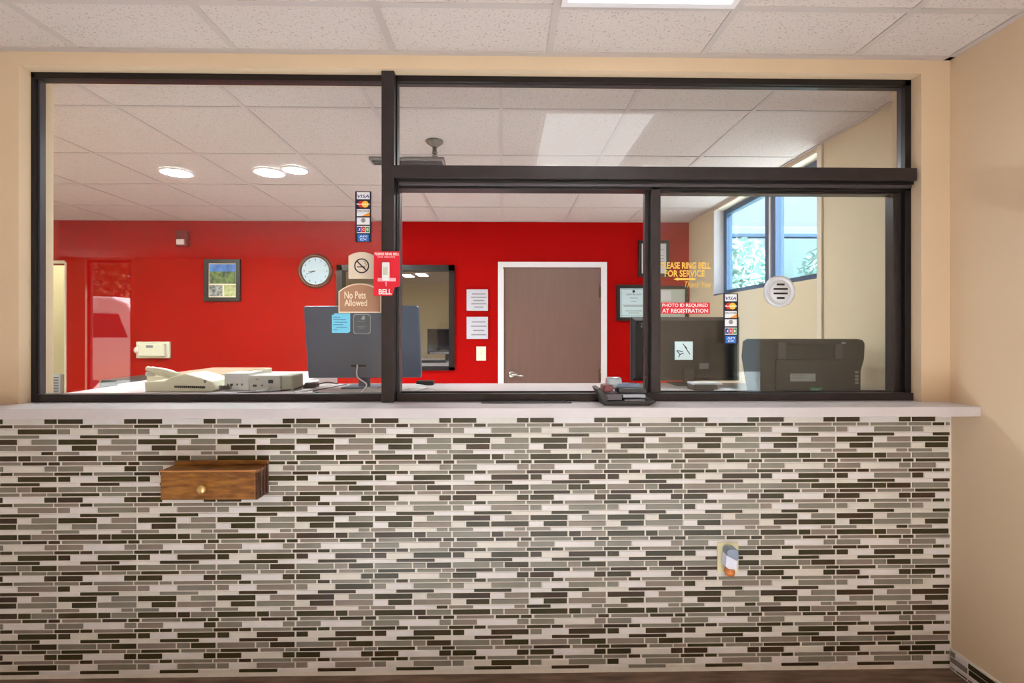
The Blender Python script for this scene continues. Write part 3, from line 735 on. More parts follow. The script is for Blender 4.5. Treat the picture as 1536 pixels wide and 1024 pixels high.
# ring bell placard on the post, with the push button housing
yp = 1.983
def pr(u, v): return P(u, v, yp)
pts = [pr(561, 377), pr(600, 377), pr(600, 429), pr(592, 431), pr(589, 442), pr(587, 443.5), pr(561, 443.5)]
zlow = pts[-1][1]
t = thing('bell_placard', (pts[0][0] + .05, yp, zlow), 'glossy red placard on the dark post reading Please Ring Bell', 'sign')
put('plate', MB().prism(pts, yp - .004, yp + .0018, signred, bev=.0008), t)
yy = yp - .004
a, zt = pr(562.5, 379); b, zb = pr(599, 383); text('printed_text', 'PLEASE RING BELL', a, b, zb, zt, yy, txtwhite, t, bold=.015)
a, zt = pr(567, 384.2); b, zb = pr(593, 387); text('printed_text', 'FOR SERVICE', a, b, zb, zt, yy, signpink, t, bold=.01)
a, zt = pr(568.5, 433.5); b, zb = pr(588, 441.5); text('printed_text', 'BELL', a, b, zb, zt, yy, txtwhite, t, bold=.02)
ax_, az_ = pr(579.5, 425); put('printed_arrow', MB().prism([(ax_ - .005, az_), (ax_, az_ + .007), (ax_ + .005, az_)], yy - .0006, yy, signpink).box(ax_ - .0015, ax_ + .0015, yy - .0006, yy, az_ - .012, az_, signpink), t)
a, zt = pr(574.5, 394); b, zb = pr(585.5, 421)
put('printed_stripe', MB().box(pr(567, 400)[0], pr(594, 400)[0], yy - .0005, yy, pr(567, 422)[1], pr(567, 417)[1], signpink), t)
t2 = thing('doorbell_button', ((a + b) / 2, yy, zb), 'white bell push button housing mounted on the red placard', 'doorbell')
put('housing', MB().box(a, b, yy - .018, yy - .0002, zb, zt, whitep, .004), t2)
put('button', MB().box(a + .006, b - .006, yy - .021, yy - .018, zb + .022, zt - .02, ivory2, .002), t2)
# gold lettering
xg, zg = P(1027, 430, GR_)
t = thing('gold_lettering', (xg, GR_, zg), 'gold lettering with an arrow on the right pane reading Please Ring Bell for Service', 'lettering')
yq = GR_ - .0001
for body, u0, v0, u1, v1, sh in (('PLEASE RING BELL', 991.5, 393, 1066, 403, 0), ('FOR SERVICE', 997, 405, 1057, 415, 0), ('Thank You', 1027, 422, 1066, 431, .35)):
    a, zt = P(u0, v0, yq); b, zb = P(u1, v1, yq); text('printed_text', body, a, b, zb, zt, yq, gold, t, shear=sh, bold=.0 if sh else .02)
a, zc_ = P(1010, 418.5, yq); b, _ = P(1043, 418.5, yq)
put('printed_arrow', MB().prism([(a, zc_), (a + .02, zc_ + .007), (a + .02, zc_ + .004), (b, zc_ + .004), (b, zc_ - .004), (a + .02, zc_ - .004), (a + .02, zc_ - .007)], yq - .0006, yq, gold), t)
# photo id sign
x0, z1 = P(991.3, 453.5, GR_); x1, z0 = P(1064.5, 470.5, GR_)
t = thing('photo_id_sign', ((x0 + x1) / 2, GR_, z0), 'red strip sign with white letters reading Photo ID Required at Registration', 'sign')
put('plate', MB().box(x0, x1, GR_ - .002, GR_ - .0001, z0, z1, signred), t)
hh = z1 - z0
text('printed_text', 'PHOTO ID REQUIRED', x0 + .005, x1 - .008, z0 + hh * .56, z0 + hh * .90, GR_ - .002, txtwhite, t, bold=.01)
text('printed_text', 'AT REGISTRATION', x0 + .005, x1 - .008, z0 + hh * .10, z0 + hh * .45, GR_ - .002, txtwhite, t, bold=.01)
# white sticker with drawing on the right pane
x0, z1 = P(1012, 512, GR_); x1, z0 = P(1039, 539.5, GR_)
t = thing('drawing_sticker', ((x0 + x1) / 2, GR_, z0), 'square white sticker with small dark drawings on the right pane', 'sticker')
put('sheet', MB().box(x0, x1, GR_ - .0008, GR_ - .0001, z0, z1, paper_b), t)
mb = MB(); W_ = x1 - x0; yy = GR_ - .0008
for p, q in (((.45, .9), (.68, .55)), ((.6, .75), (.7, .5)), ((.68, .55), (.85, .3)), ((.1, .5), (.3, .3)), ((.12, .52), (.45, .45)), ((.3, .3), (.5, .38)), ((.22, .15), (.3, .32))):
    slant(mb, (x0 + p[0] * W_, z0 + p[1] * W_), (x0 + q[0] * W_, z0 + q[1] * W_), .0035, yy - .0005, yy, ink)
put('printed_drawing', mb, t)
# sky-blue notes and clear sticker on left pane
x0, z1 = P(498, 472, GY); x1, z0 = P(523, 499, GY)
t = thing('blue_note', ((x0 + x1) / 2, GY, z0), 'sky blue paper notes taped to the left pane below the tan sign', 'note')
put('back_sheet', MB().box(x0 + .008, x1 + .006, GY - .0006, GY - .0001, z0 + .004, z1 + .006, bluenote), t)
put('sheet', MB().box(x0, x1, GY - .0012, GY - .0006, z0, z1, bluenote), t)
a, b = x0 + .006, x1 - .006; H_ = z1 - z0
mb = MB()
for k, (s0, s1) in enumerate(((0, .5), (0, .9), (.1, 1), (0, .7), (.2, 1), (0, .3))):
    z = z1 - .01 - k * (H_ - .018) / 5.5; mb.box(a + (b - a) * s0, a + (b - a) * s1, GY - .0016, GY - .0012, z - .001, z + .001, c_dblue)
put('handwriting', mb, t)
x0, z1 = P(530, 471, GY); x1, z0 = P(556, 501, GY); r = .012
t = thing('emblem_sticker', ((x0 + x1) / 2, GY, z0), 'dark grey rounded sticker on the left pane just right of the blue notes', 'sticker')
stk = mat('smoky_sticker', rgb(84, 88, 92), .5); stkl = mat('sticker_light_print', rgb(150, 158, 160), .5)
def rrect(x0, x1, z0, z1, r, top=True):
    pts = []
    for cx, cz_, a0 in ((x1 - r, z0 + r, -90), (x1 - r, z1 - r, 0), (x0 + r, z1 - r, 90), (x0 + r, z0 + r, 180)):
        for k in range(5): a_ = math.radians(a0 + k * 22.5); pts.append((cx + r * math.cos(a_), cz_ + r * math.sin(a_)))
    return pts
put('border', MB().prism(rrect(x0, x1, z0, z1, r), GY - .0006, GY - .0001, stkl), t); put('sheet', MB().prism(rrect(x0 + .0025, x1 - .0025, z0 + .0025, z1 - .0025, r), GY - .001, GY - .0006, stk), t)
xm = (x0 + x1) / 2
put('printed_mark', MB().prism([(xm - .004, z1 - .022), (xm + .012, z1 - .022), (xm + .012, z1 - .008), (xm + .004, z1 - .006)], GY - .0014, GY - .001, stkl), t)
lines(t, xm - .02, xm + .016, [z0 + .0315, z0 + .025, z1 - .03], GY - .001, inkgrey, .0025, [1, .6, .8])
# round speak-through grille
ix, iz = P(1168.5, 437, GR_); r = 24 / (F / GR_)
t = thing('speak_through_grille', (ix, GR_, iz - r), 'round white slotted speak-through grille on the right pane', 'speak-through grille')
gw = mat('grille_white_metal', rgb(206, 208, 214), .35, metal=.2)
mb = MB(); mb.lathe([(r, 0), (r, -.004), (r - .004, -.009), (r - .012, -.010), (r - .016, -.006), (r - .018, -.006)], (ix, GR_ - .0002, iz), gw, 'y', 48); put('rim', mb, t)
put('disc', MB().lathe([(r * .66, -.0062), (r * .66, -.010), (r * .62, -.0115), (.001, -.012)], (ix, GR_ - .0002, iz), gw, 'y', 48), t)
mb = MB()
for k, hw in ((1.5, .34), (.5, .62), (-.5, .62), (-1.5, .34)):
    z = iz + k * .0185; mb.box(ix - r * hw * .72, ix + r * hw * .72, GR_ - .0135, GR_ - .0115, z - .0038, z + .0038, brown_dk, .0005)
put('slots', mb, t)

# ------------------------------------------------------------------ things on the office side of the counter
# big grey computer seen from behind
ym = 2.50
def q(u, v, y=ym): return P(u, v, y)
outl = [q(463, 567), q(631, 566), q(632, 561), q(628, 461), q(625, 458), q(457, 459), q(455, 462), q(462, 563)]
bk = [(a * 1.0, b) for a, b in outl]
cx_ = q(545, 512)[0]
t = thing('computer', (cx_, ym + .05, CTZ), 'large slate grey computer display seen from the back behind the dark post', 'computer')
put('shell', MB().prism(outl, ym, ym + .03, slate, bev=.004), t)
scr = [((a - cx_) * .97 + cx_, (b - 1.3) * .95 + 1.3) for a, b in outl]
put('screen', MB().prism(scr, ym + .0302, ym + .034, screen_m), t)
zs = q(535, 548)[1]
put('stand', MB().prism([(cx_ - .03, zs - .02), (cx_ + .02, zs - .02), (cx_ + .025, CTZ + .006), (cx_ - .035, CTZ + .006)], ym + .034, ym + .045, slate).box(cx_ - .1, cx_ + .08, ym - .04, ym + .14, CTZ + .0003, CTZ + .006, slate, .002), t)
pxx = RX(537, ym); mb = MB(); mb.box(pxx - .035, pxx + .04, ym - .002, ym + .001, zs - .006, zs + .004, brown_dk, .0008); put('port', mb, t)
mb = MB(); x2, _ = P(541, 590, 2.26)
mb.tube(curve([(pxx - .005, ym - .002, zs), (pxx + .003, ym - .02, zs - .002), (pxx + .014, ym - .06, zs - .05), (x2 - .012, 2.40, CTZ + .03), (x2 - .015, 2.34, CTZ + .006), (x2, 2.26, CTZ + .004)]), .0034, whitep)
tag(put('power_cable', mb), 'white power cable hanging from the back of the grey computer', 'cable')
for nm, pts, r, m, lb in (
    ('cable', [(502, 2.62), (480, 2.5), (462, 2.38), (440, 2.28)], .0028, whitep, 'white cable lying on the counter at the left under the grey computer'),
    ('cable', [(520, 2.66), (498, 2.48), (470, 2.36), (478, 2.27)], .0024, charcoal, 'dark thin cable on the counter under the grey computer'),
    ('cable', [(566, 2.46), (548, 2.44), (556, 2.42), (570, 2.3)], .003, whitep, 'white cable curling on the counter just left of the dark post'),
    ('cable', [(600, 2.34), (612, 2.42), (620, 2.36), (640, 2.5), (625, 2.62)], .003, whitep, 'tangled white cable on the counter just right of the dark post')):
    mb = MB(); mb.tube(curve([(RX(u, y), y, CTZ + r + .0005 + .004 * (k % 2)) for k, (u, y) in enumerate(pts)]), r, m); tag(put(nm, mb), lb, 'cable')
x0, x1 = RX(626, 2.66), RX(651, 2.66)
tag(put('small_box', MB().box(x0, x1, 2.62, 2.68, CTZ + .0003, CTZ + .022, blackp, .003)), 'small black box at the rear edge of the counter right of the post', 'box')
# adapter
ax, az = P(466, 574, 2.52)
t = thing('power_adapter', (ax, 2.52, CTZ), 'black plug adapter with cord between the grey router and the computer', 'adapter')
put('body', MB().prism([(ax - .035, CTZ + .0003), (ax + .035, CTZ + .0003), (ax + .03, CTZ + .026), (ax - .02, CTZ + .028)], 2.50, 2.55, blackp, bev=.004), t)
put('cord', MB().tube(curve([(ax + .03, 2.52, CTZ + .015), (ax + .07, 2.55, CTZ + .024), (ax + .11, 2.6, CTZ + .012)]), .003, blackp), t)
put('cord', MB().tube(curve([(ax - .03, 2.52, CTZ + .012), (ax - .035, 2.44, CTZ + .006), (ax - .08, 2.35, CTZ + .005), (ax - .24, 2.28, CTZ + .004)]), .003, blackp), t)

# desk phone
yp2 = 2.36
def g(u, v, y=yp2): return P(u, v, y)
t = thing('desk_phone', (g(265, 585)[0], yp2 + .05, CTZ), 'cream corded desk phone with its handset on the left of the counter', 'telephone')
zb = CTZ + .0004
body = [(g(217, 585)[0], zb), (g(262, 588)[0], zb), (g(318, 585)[0], zb), (g(326, 580)[0], zb + .012), (g(318, 572)[0], g(318, 572)[1]), (g(300, 566)[0], g(300, 566)[1]), (g(278, 560)[0], g(278, 560)[1]), (g(254, 562)[0], g(252, 566)[1]), (g(246, 562)[0], g(246, 571.5)[1]), (g(216, 571)[0], g(216, 573)[1])]
put('base', MB().prism(body, yp2, yp2 + .17, ivory, bev=.006), t)
mb = MB()
for k in range(16):
    a, b = g(262 + k * 2.9, 579.5 + k * .06); mb.box(a, a + .0055, yp2 - .003, yp2 + .002, b - .006, b + .004, brown_dk)
put('speaker_slots', mb, t)
hs = put('handset', MB().tube(curve([(g(214, 554)[0], yp2 + .03, g(213, 553)[1]), (g(226, 556)[0], yp2 + .03, g(225, 556)[1]), (g(240, 558)[0], yp2 + .04, g(240, 560)[1]), (g(256, 563)[0], yp2 + .05, g(256, 566)[1])]), [.012] * 4 + [.016] * 4 + [.019] * 4 + [.021] * 4 + [.02] * 2 + [.018], ivory, 12), t)
put('earpiece', MB().lathe([(.02, 0), (.024, -.012), (.018, -.022)], (g(219, 560)[0], yp2 + .035, g(219, 558)[1]), ivory2), hs)
mb = MB(); pp = []
for k in range(60):
    a_ = k * 1.1; pp.append((g(326, 580)[0] + k * .0009, yp2 + .018 + .008 * math.cos(a_), zb + .018 + .008 * math.sin(a_)))
mb.tube(pp, .0022, charcoal, 6); put('coiled_cord', mb, t)
mb = MB(); a, b = g(306, 572); mb.box(a, a + .01, yp2 - .002, yp2 + .002, b - .006, b + .006, inkgrey); put('jack', mb, t)
# white modem and grey router
def device(name, label, u0, u1, v0, y, dep, m, marks):
    x0, x1 = RX(u0, y), RX(u1, y); z1 = RZ(v0, y, u0)
    t = thing(name, ((x0 + x1) / 2, y + dep / 2, CTZ), label, 'network device')
    put('case', MB().box(x0, x1, y, y + dep, CTZ + .0003, z1, m, .004), t)
    for (a, b, c, d, mm, nm) in marks:
        put(nm, MB().box(x0 + (x1 - x0) * a, x0 + (x1 - x0) * b, y - .0015, y + .001, CTZ + (z1 - CTZ) * c, CTZ + (z1 - CTZ) * d, mm), t)
    return t, x0, x1, z1
device('modem', 'white boxy modem with a row of sockets between the phone and the grey router', 336, 373, 559.5, 2.40, .14, whitep,
       [(.12, .2, .28, .4, inkgrey, 'socket'), (.26, .36, .28, .4, ink, 'socket'), (.5, .57, .3, .4, inkgrey, 'socket'), (.7, .77, .3, .4, inkgrey, 'socket'), (.1, .75, .66, .92, paper, 'label')])
t, x0, x1, z1 = device('router', 'light grey router box with dark sockets beside the white modem', 374, 420, 563, 2.385, .16, lgrey,
       [(.12, .24, .28, .42, ink, 'socket'), (.38, .45, .3, .42, inkgrey, 'socket'), (.62, .78, .5, .72, ink, 'socket'), (.2, .3, .74, .8, inkgrey, 'label')])
put('plug', MB().tube([(x0 + .1, 2.383, CTZ + .02), (x0 + .085, 2.36, CTZ + .008), (x0 + .06, 2.33, CTZ + .005)], .005, whitep), t)
put('side_cover', MB().box(x1, x1 + .055, 2.39, 2.53, CTZ + .0003, z1 + .001, mat('olive_grey_plastic', rgb(176, 176, 158), .45), .01), t)
tag(put('paper_sheet', MB().box(RX(428, 2.6), RX(458, 2.6), 2.55, 2.8, CTZ + .0003, CTZ + .012, paper)), 'white stack of paper on the counter left of the grey computer', 'paper')
# flat box with brown top
t = thing('flat_box', (-1.74, 3.04, CTZ), 'flat white-sided box with a brown top lying behind the phone', 'box')
put('side_walls', MB().box(-1.94, -1.55, 2.74, 3.36, CTZ + .0003, CTZ + .040, ivory, .002), t)
put('top', MB().box(-1.93, -1.56, 2.75, 3.35, CTZ + .040, CTZ + .0435, mat('tan_board', rgb(160, 126, 100), .5, noise=.1), .001), t)

# black monitor on the right
ym = 2.68
x0, z1 = P(948, 475, ym); x1, _ = P(1112, 475, ym); _, z0 = P(1000, 571.5, ym)
t = thing('monitor', ((x0 + x1) / 2, ym + .05, CTZ), 'wide black monitor seen from behind at the right end of the open window', 'monitor')
put('bezel', MB().box(x0, x1, ym + .02, ym + .045, z0, z1, blackp, .004), t)
put('back_cover', MB().prism([(x0 + .004, z0 + .004), (x1 - .004, z0 + .004), (x1 - .004, z1 - .004), (x0 + .004, z1 - .004)], ym + .02, ym, blackp, back=[(x0 + .02, z0 + .02), (x1 - .02, z0 + .02), (x1 - .02, z1 - .02), (x0 + .02, z1 - .02)]), t)
put('screen', MB().box(x0 + .012, x1 - .012, ym + .045, ym + .047, z0 + .014, z1 - .012, screen_m), t)
nk0, nk1 = RX(1023, ym), RX(1038, ym)
put('stand', MB().box(nk0, nk1, ym - .03, ym, CTZ + .008, z0 + .07, charcoal, .004).box(nk0 - .07, nk1 + .07, ym - .12, ym + .035, CTZ + .0003, CTZ + .008, charcoal, .003), t)
a, zt = P(961, 484, ym); b, zb_ = P(967, 491, ym); text('printed_text', 'a', a, b, zb_, zt, ym - .0002, c_grey, t)
a, zt = P(1049, 544.5, ym); b, zb_ = P(1063, 553, ym); put('rating_label', MB().box(a, b, ym - .001, ym + .0005, zb_, zt, c_grey), t)
x0, x1 = RX(1041, 2.36), RX(1077, 2.36)
tag(put('black_box', MB().box(x0, x1, 2.36, 2.45, CTZ + .0003, CTZ + .026, charcoal, .004)), 'low black box on the counter at the foot of the black monitor', 'box')
mb = MB(); mb.box(RX(1041, 2.38), RX(1083, 2.38), 2.375, 2.47, CTZ + .0265, CTZ + .034, paper); tag(put('paper_sheets', mb), 'folded white papers lying on top of the low black box', 'paper')
mb = MB(); mb.box(RX(1079, 2.3), RX(1112, 2.3), 2.24, 2.42, CTZ + .0003, CTZ + .006, paper); tag(put('paper_sheets', mb), 'white paper sheets on the counter between black box and printer', 'paper')

# printer
yq2 = 2.30
def g2(u, v): return P(u, v, yq2)
lowz = CTZ + .0004
prof = [(g2(1121, 588)[0], lowz), (g2(1288, 588)[0], lowz), (g2(1291, 560)[0], g2(1291, 560)[1]), (g2(1297, 538)[0], g2(1297, 538)[1]), (g2(1298, 515)[0], g2(1298, 515)[1]), (g2(1295, 509.5)[0], g2(1295, 510)[1]), (g2(1288, 508)[0], g2(1288, 508)[1]), (g2(1120, 508)[0], g2(1120, 508)[1]), (g2(1114, 510)[0], g2(1114, 512)[1]), (g2(1112, 535)[0], g2(1112, 535)[1])]
t = thing('printer', (g2(1205, 588)[0], yq2 + .15, CTZ), 'bulky dark grey printer seen from behind at the right end of the counter', 'printer')
pm_ = mat('printer_plastic', rgb(54, 52, 50), .5, bump=.06, bscale=250)
xr_ = prof[1][0]; put('housing', MB().prism(prof, yq2, yq2 + .33, pm_, back=[(xr_ + (a - xr_) * .72 + .02, b - .004 * (b > CTZ + .1)) for a, b in prof], bev=.006), t)
def pb(nm, u0, v0, u1, v1, d0, d1, m, bev=.002, par=t):
    a, zt = g2(u0, v0); b, zb_ = g2(u1, v1); return put(nm, MB().box(a, b, yq2 - d1, yq2 - d0, zb_, zt, m, bev), par)
rp = pb('rear_panel', 1163, 539, 1290, 586, 0, .006, pm_, .004)
pb('rear_tray', 1176, 515, 1256, 537, -.001, .003, mat('printer_dark', rgb(38, 37, 36), .5), .001)
hg = mat('printer_hinge', rgb(84, 80, 78), .4); pb('tray_hinge', 1165, 514, 1177, 539, 0, .012, hg, .004); pb('tray_hinge', 1252, 516, 1262, 538, 0, .012, hg, .004)
pb('latch', 1182, 513.5, 1192, 517, .003, .007, brown_dk); pb('latch', 1262, 513, 1268, 515.5, 0, .004, c_grey, .0004)
pb('rating_label', 1184, 560, 1222, 571.5, .006, .007, mat('label_grey', rgb(176, 178, 180), .6), 0)
lines(t, g2(1186, 560)[0], g2(1210, 560)[0], [g2(0, 564)[1], g2(0, 567.5)[1]], yq2 - .007, inkgrey, .002)
pb('green_sticker', 1214, 581, 1232, 587, .006, .007, mat('sticker_green', rgb(40, 150, 96), .5), 0)
a, zt = g2(1216, 583); b, zb_ = g2(1228, 586); text('printed_text', 'wireless', a, b, zb_, zt, yq2 - .007, txtwhite, t)
for v in (556, 562, 567, 572): pb('port', 1281, v, 1286, v + 3.5, .006, .008, c_grey, 0)

# ------------------------------------------------------------------ card terminal on the lobby edge
yt = 1.90
def c_(u, v, y=yt): return P(u, v, y)
t = thing('card_terminal', (c_(940, 606)[0], 1.93, CTZ), 'dark grey card payment terminal on the counter edge at the sliding window', 'card terminal')
zb = CTZ + .0005
put('base', MB().prism([(c_(906, 600)[0], zb), (c_(972, 600)[0], zb), (c_(982, 600)[0], zb + .012), (c_(980, 600)[0], zb + .02), (c_(903, 600)[0], zb + .016)], 1.885, 2.0, charcoal, bev=.003), t)
put('body', MB().prism([(c_(908, 600)[0], zb + .018), (c_(933, 600)[0], zb + .018), (c_(933, 591)[0], c_(933, 591)[1]), (c_(909, 591)[0], c_(909, 591)[1])], 1.90, 2.0, mat('purple_grey_plastic', rgb(92, 86, 98), .35), bev=.003), t)
sp_ = MB().prism([(c_(894, 582)[0], c_(894, 583)[1]), (c_(899, 582)[0], c_(899, 581)[1]), (c_(912, 598)[0], zb + .03), (c_(910, 600)[0], zb + .012), (c_(905, 600)[0], zb + .012)], 1.89, 1.99, charcoal, bev=.002); put('side_flap', sp_, t)
put('keypad', MB().box(c_(934, 0)[0], c_(968, 0)[0], 1.895, 1.98, c_(0, 598.5)[1], c_(0, 593.5)[1], mat('silver_grey_plastic', rgb(176, 180, 192), .35), .003), t)
put('lower_lip', MB().box(c_(936, 0)[0], c_(966, 0)[0], 1.888, 1.95, c_(0, 604)[1], c_(0, 600.5)[1], inkgrey, .002), t)
put('display_hood', MB().prism([(c_(930, 591)[0], c_(0, 592)[1]), (c_(972, 591)[0], c_(0, 593)[1]), (c_(969, 585)[0], c_(0, 585)[1]), (c_(928, 584)[0], c_(0, 584)[1])], 1.91, 1.99, charcoal, bev=.003), t)
put('display', MB().prism([(c_(927, 585)[0], c_(0, 586)[1]), (c_(968, 585)[0], c_(0, 585)[1]), (c_(962, 579)[0], c_(0, 579)[1]), (c_(930, 578)[0], c_(0, 578)[1])], 1.93, 1.985, mat('blue_grey_gloss', rgb(110, 128, 156), .2), bev=.002), t)
put('side_cover', MB().box(c_(907, 0)[0], c_(922, 0)[0], 1.92, 1.99, c_(0, 590.8)[1], c_(0, 580)[1], maroon, .006), t)
put('paper_roll_cover', MB().lathe([(.021, -.03), (.024, -.024), (.024, .02), (.021, .026)], (c_(926, 576)[0], 1.955, c_(0, 578)[1]), mat('clear_grey_plastic', rgb(160, 170, 178), .15, coat=.5), 'x', 24), t)
# credit-style cards
# ------------------------------------------------------------------ wooden drawer box
yf0 = YW - .009; yf1 = YW - .10
bx0, bx1 = RX(238.5, yf1), RX(384, yf1); bz1, bz0 = RZ(706, yf1, 310), RZ(751, yf1, 310)
t = thing('wooden_box', ((bx0 + bx1) / 2, (yf0 + yf1) / 2, bz0), 'small brown stained wooden drawer box fixed to the tiled counter front', 'wooden box')
mb = MB(); e = .012
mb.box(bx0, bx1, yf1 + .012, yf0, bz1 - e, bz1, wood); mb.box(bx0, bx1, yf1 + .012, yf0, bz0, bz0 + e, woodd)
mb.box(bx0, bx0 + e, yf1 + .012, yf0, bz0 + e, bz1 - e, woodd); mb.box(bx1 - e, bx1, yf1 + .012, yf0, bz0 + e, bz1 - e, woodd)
put('case', mb, t)
mb = MB()
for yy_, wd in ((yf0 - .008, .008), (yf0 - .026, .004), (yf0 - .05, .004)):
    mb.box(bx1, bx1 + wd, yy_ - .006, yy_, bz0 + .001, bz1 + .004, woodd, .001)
mb.box(bx0 + .004, bx1 + .008, yf0 - .012, yf0, bz1, bz1 + .018, wood, .002)
put('moulding', mb, t)
dr = put('drawer', MB().box(bx0 + .005, bx1 - .004, yf1, yf1 + .0118, bz0 + .005, bz1 - .004, wood, .002), t)
put('front_edge', MB().box(bx0, bx1, yf1 - .001, yf1 + .0118, bz1 - .0035, bz1 + .001, mat('light_wood_edge', rgb(190, 128, 74), .35)), t)
kx_, kz_ = P(307.5, 731, yf1)
put('knob', MB().lathe([(.007, 0), (.006, -.008), (.012, -.014), (.017, -.022), (.015, -.030), (.006, -.034)], (kx_, yf1, kz_), mat('gold_knob', rgb(222, 180, 120), .25, metal=.6), 'y', 24), dr)

# ------------------------------------------------------------------ wall outlet with plug-in freshener
yo = YW - .0086
x0, z1 = P(1075.5, 813, yo); x1, z0 = P(1107, 858, yo)
t = thing('wall_outlet', ((x0 + x1) / 2, yo, z0), 'ivory outlet plate on the mosaic tiles at lower right', 'outlet')
put('plate', MB().box(x0, x1, yo - .005, yo - .0003, z0, z1, mat('outlet_ivory', rgb(226, 220, 178), .4), .002), t)
put('socket', MB().box((x0 + x1) / 2 - .014, (x0 + x1) / 2 + .014, yo - .006, yo - .005, z1 - .052, z1 - .012, ivory, .0005), t)
fx_, _ = P(1098, 840, yo - .04); y1_ = yo - .006
zt = RZ(821, yo - .03, 1098); zm = RZ(833, yo - .03, 1098); zl = RZ(852, yo - .03, 1098); ze = RZ(864, yo - .03, 1098)
t = thing('air_freshener', (fx_, y1_ - .02, ze), 'blue and white plug-in air freshener with amber oil bulb in the ivory outlet', 'air freshener')
put('cap', MB().prism([(fx_ - .022, zm + .008), (fx_ + .02, zm - .014), (fx_ + .024, zm), (fx_ + .022, zt - .006), (fx_ + .012, zt), (fx_ - .014, zt), (fx_ - .023, zt - .008)], y1_ - .042, y1_, bluegrey_p, bev=.003), t)
put('body', MB().prism([(fx_ - .024, zm + .008), (fx_ + .02, zm - .014), (fx_ + .017, zl), (fx_ - .016, zl + .004), (fx_ - .028, zl + .014)], y1_ - .04, y1_, mat('lavender_white_plastic', rgb(226, 226, 244), .35), bev=.003), t)
put('oil_bulb', MB().lathe([(.010, 0), (.016, -.008), (.0205, -.022), (.018, -.034), (.008, -.038)], (fx_ - .003, y1_ - .02, zl + .008), amber, 'z', 24), t)
put('switch', MB().lathe([(.004, 0), (.004, .005)], (fx_ + .024, y1_ - .02, zt - .014), ink, 'x', 12), t)

# ------------------------------------------------------------------ lobby windows
X0, X1 = XR + .04, XR + .09
for nm_, A, B, pm2 in (('window_4', WY0, WY1, pane_out), ('added_sun_window', WB0, WB1, pane)):  # the rear window is added, unseen, to admit sun
    w = sthing(nm_, (XR + .07, (A + B) / 2, WZ0)); mb = MB()
    for a in ((A, B, WZ0, WZ0 + .05), (A, B, WZ1 - .05, WZ1), (A, A + .05, WZ0, WZ1), (B - .05, B, WZ0, WZ1)): mb.box(X0, X1, a[0], a[1], a[2], a[3], brown_al)
    put('window_frame', mb, w); put('pane', MB().box(X0 + .02, X0 + .026, A + .05, B - .05, WZ0 + .05, WZ1 - .05, pm2), w)
w = sthing('window_5', ((BX0 + BX1) / 2, YBK - .07, BZ0)); mb = MB()
Y0, Y1 = YBK - .09, YBK - .04
for a in ((BX0, BX1, BZ0, BZ0 + .04), (BX0, BX1, BZ1 - .04, BZ1), (BX0, BX0 + .04, BZ0, BZ1), (BX1 - .04, BX1, BZ0, BZ1)): mb.box(a[0], a[1], Y0, Y1, a[2], a[3], brown_al)
put('window_frame', mb, w); put('pane', MB().box(BX0 + .04, BX1 - .04, Y0 + .02, Y0 + .026, BZ0 + .04, BZ1 - .04, pane), w)

# ------------------------------------------------------------------ outdoors
mb = MB(); mb.box(XR + .16, 30, -14, 30, -.2, -.12, concrete); mb.box(-24, XR + .16, -16, YBK - .16, -.2, -.12, concrete)
struct('ground', mb)
bx = thing('building', (7.5, 10, -.12), 'pale low building with a blue-grey fascia beyond the office window', 'building')
put('wall', MB().box(3.2, 14, 9.0, 12, -.12, 3.05, extwall), bx)
put('fascia', MB().box(3.0, 14.2, 8.75, 12.2, 3.08, 3.21, fascia_m, .01), bx)
def foliage(mb, c, r, n, m, seed):
    rnd = random.Random(seed); i = mb.mi(m)
    for k in range(n):
        d = Vector((rnd.gauss(0, 1), rnd.gauss(0, 1), rnd.gauss(0, 1))).normalized() * (rnd.random() ** .4)
        p = Vector(c) + Vector((d.x * r[0], d.y * r[1], d.z * r[2]))
        a = Vector((rnd.gauss(0, 1), rnd.gauss(0, 1), rnd.gauss(0, 1))).normalized() * .09; b = a.orthogonal().normalized() * .05
        f = mb.bm.faces.new([mb.bm.verts.new(p + v) for v in (-a, b, a, -b)]); f.material_index = i
for k, (x, y, h, lb) in enumerate(((3.7, 7.6, 1.35, 'left of the three'), (5.2, 7.7, 1.42, 'middle of the three'), (6.7, 7.8, 1.3, 'right of the three'))):
    t = thing('shrub', (x, y, -.12), 'tall pale green shrub outside the office window, ' + lb, 'shrub', 'shrubs outside the office window')
    mb = MB(); foliage(mb, (x, y, 1.45), (.66, .5, h), 2600, leaf, k); put('foliage', mb, t); put('stem', MB().tube([(x, y, -.12), (x, y, 1.4)], .05, bark), t)
t = thing('tree', (-11.5, -10.6, -.12), 'green tree outside, faintly mirrored in the left pane', 'tree')
mb = MB(); foliage(mb, (-11.5, -10.6, 3.2), (1.9, 1.5, 1.9), 7000, leafd, 11); put('foliage', mb, t); put('trunk', MB().tube([(-11.5, -10.6, -.12), (-11.5, -10.6, 3.0)], [.18, .12], bark), t)
t = thing('van', (-9.2, -7.6, -.12), 'white van parked outside, faintly mirrored in the left pane', 'van')
pf = [(-12, .3), (-7.3, .3), (-7.15, .6), (-7.3, 1.0), (-8.3, 1.2), (-8.75, 1.95), (-9.1, 2.1), (-12, 2.1)]
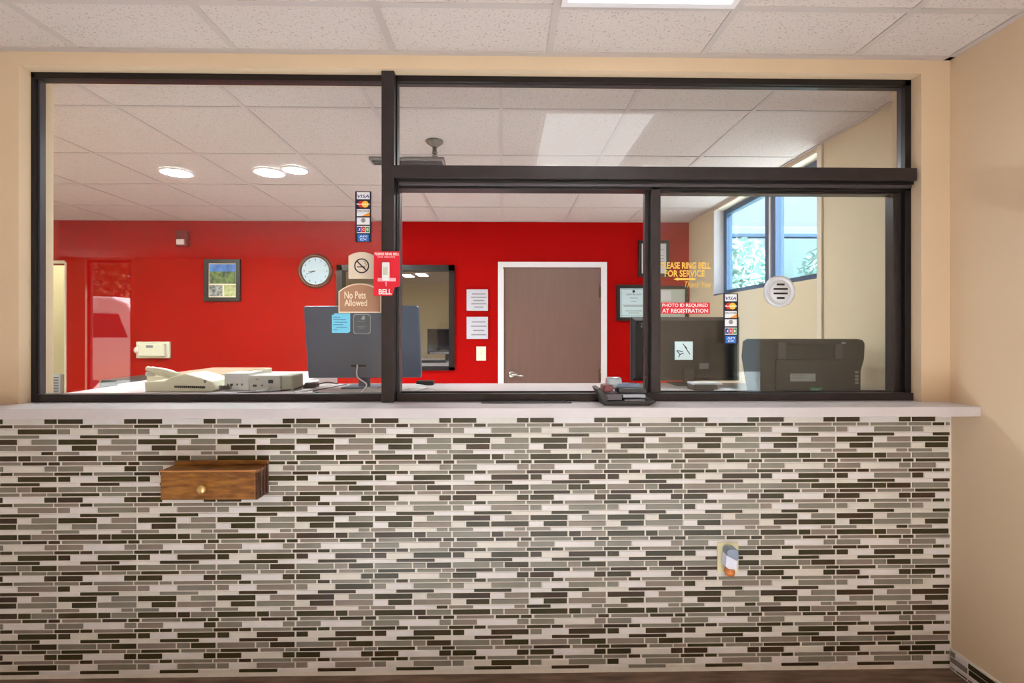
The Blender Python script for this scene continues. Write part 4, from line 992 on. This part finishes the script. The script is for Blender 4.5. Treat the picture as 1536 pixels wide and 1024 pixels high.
bd = put('body', MB().prism(pf, -8.5, -6.7, van_w, bev=.05), t)
put('side_window', MB().prism([(-8.75, 1.22), (-8.95, 1.72), (-9.7, 1.75), (-9.7, 1.22)], -6.72, -6.685, van_g), bd); put('side_window', MB().prism([(-9.9, 1.22), (-9.9, 1.75), (-11.4, 1.75), (-11.4, 1.22)], -6.72, -6.685, van_g), bd)
for x in (-8.0, -11.2):
    for y in (-6.7, -8.5): put('wheel', MB().lathe([(.2, -.1), (.36, -.09), (.36, .09), (.2, .1)], (x, y, .24), rubber, 'y', 24), t)
t.location.x += .7
tag(put('kerb_stone', MB().box(-12, -7, -6.2, -6.0, -.12, .12, yellow, .02)), 'yellow painted kerb beside the parked van', 'kerb')

# ------------------------------------------------------------------ world, camera, settings
wd = bpy.data.worlds.new('World'); SC.world = wd; wd.use_nodes = True
bg = wd.node_tree.nodes['Background']; bg.inputs['Color'].default_value = (.80, .91, 1, 1); bg.inputs['Strength'].default_value = 1.0
sun = bpy.data.lights.new('Sun', 'SUN'); sun.energy = 38; sun.angle = math.radians(1.5); sun.color = (.99, 1, 1.04)
so = bpy.data.objects.new('Sun', sun); COL.objects.link(so); so.location = (12, -1, 10)
so.rotation_euler = Vector((-1, .24, -.80)).to_track_quat('-Z', 'Y').to_euler()
cam = bpy.data.cameras.new('Camera'); co = bpy.data.objects.new('Camera', cam); COL.objects.link(co)
co.location = (0, 0, CZ); co.rotation_euler = (math.radians(90), 0, -TH)
cam.sensor_width = 36; cam.lens = F * 36 / 1536; cam.shift_y = -(512 - VH) / 1536; cam.clip_start = .05
SC.camera = co
SC.view_settings.view_transform = 'Standard'; SC.view_settings.look = 'None'; SC.view_settings.gamma = 1; SC.view_settings.exposure = 0.65
SC.view_settings.use_curve_mapping = False
SC.cycles.use_denoising = True
SC.cycles.max_bounces = 10; SC.cycles.diffuse_bounces = 5; SC.cycles.transparent_max_bounces = 16; SC.cycles.glossy_bounces = 4
SC.cycles.sample_clamp_indirect = 6
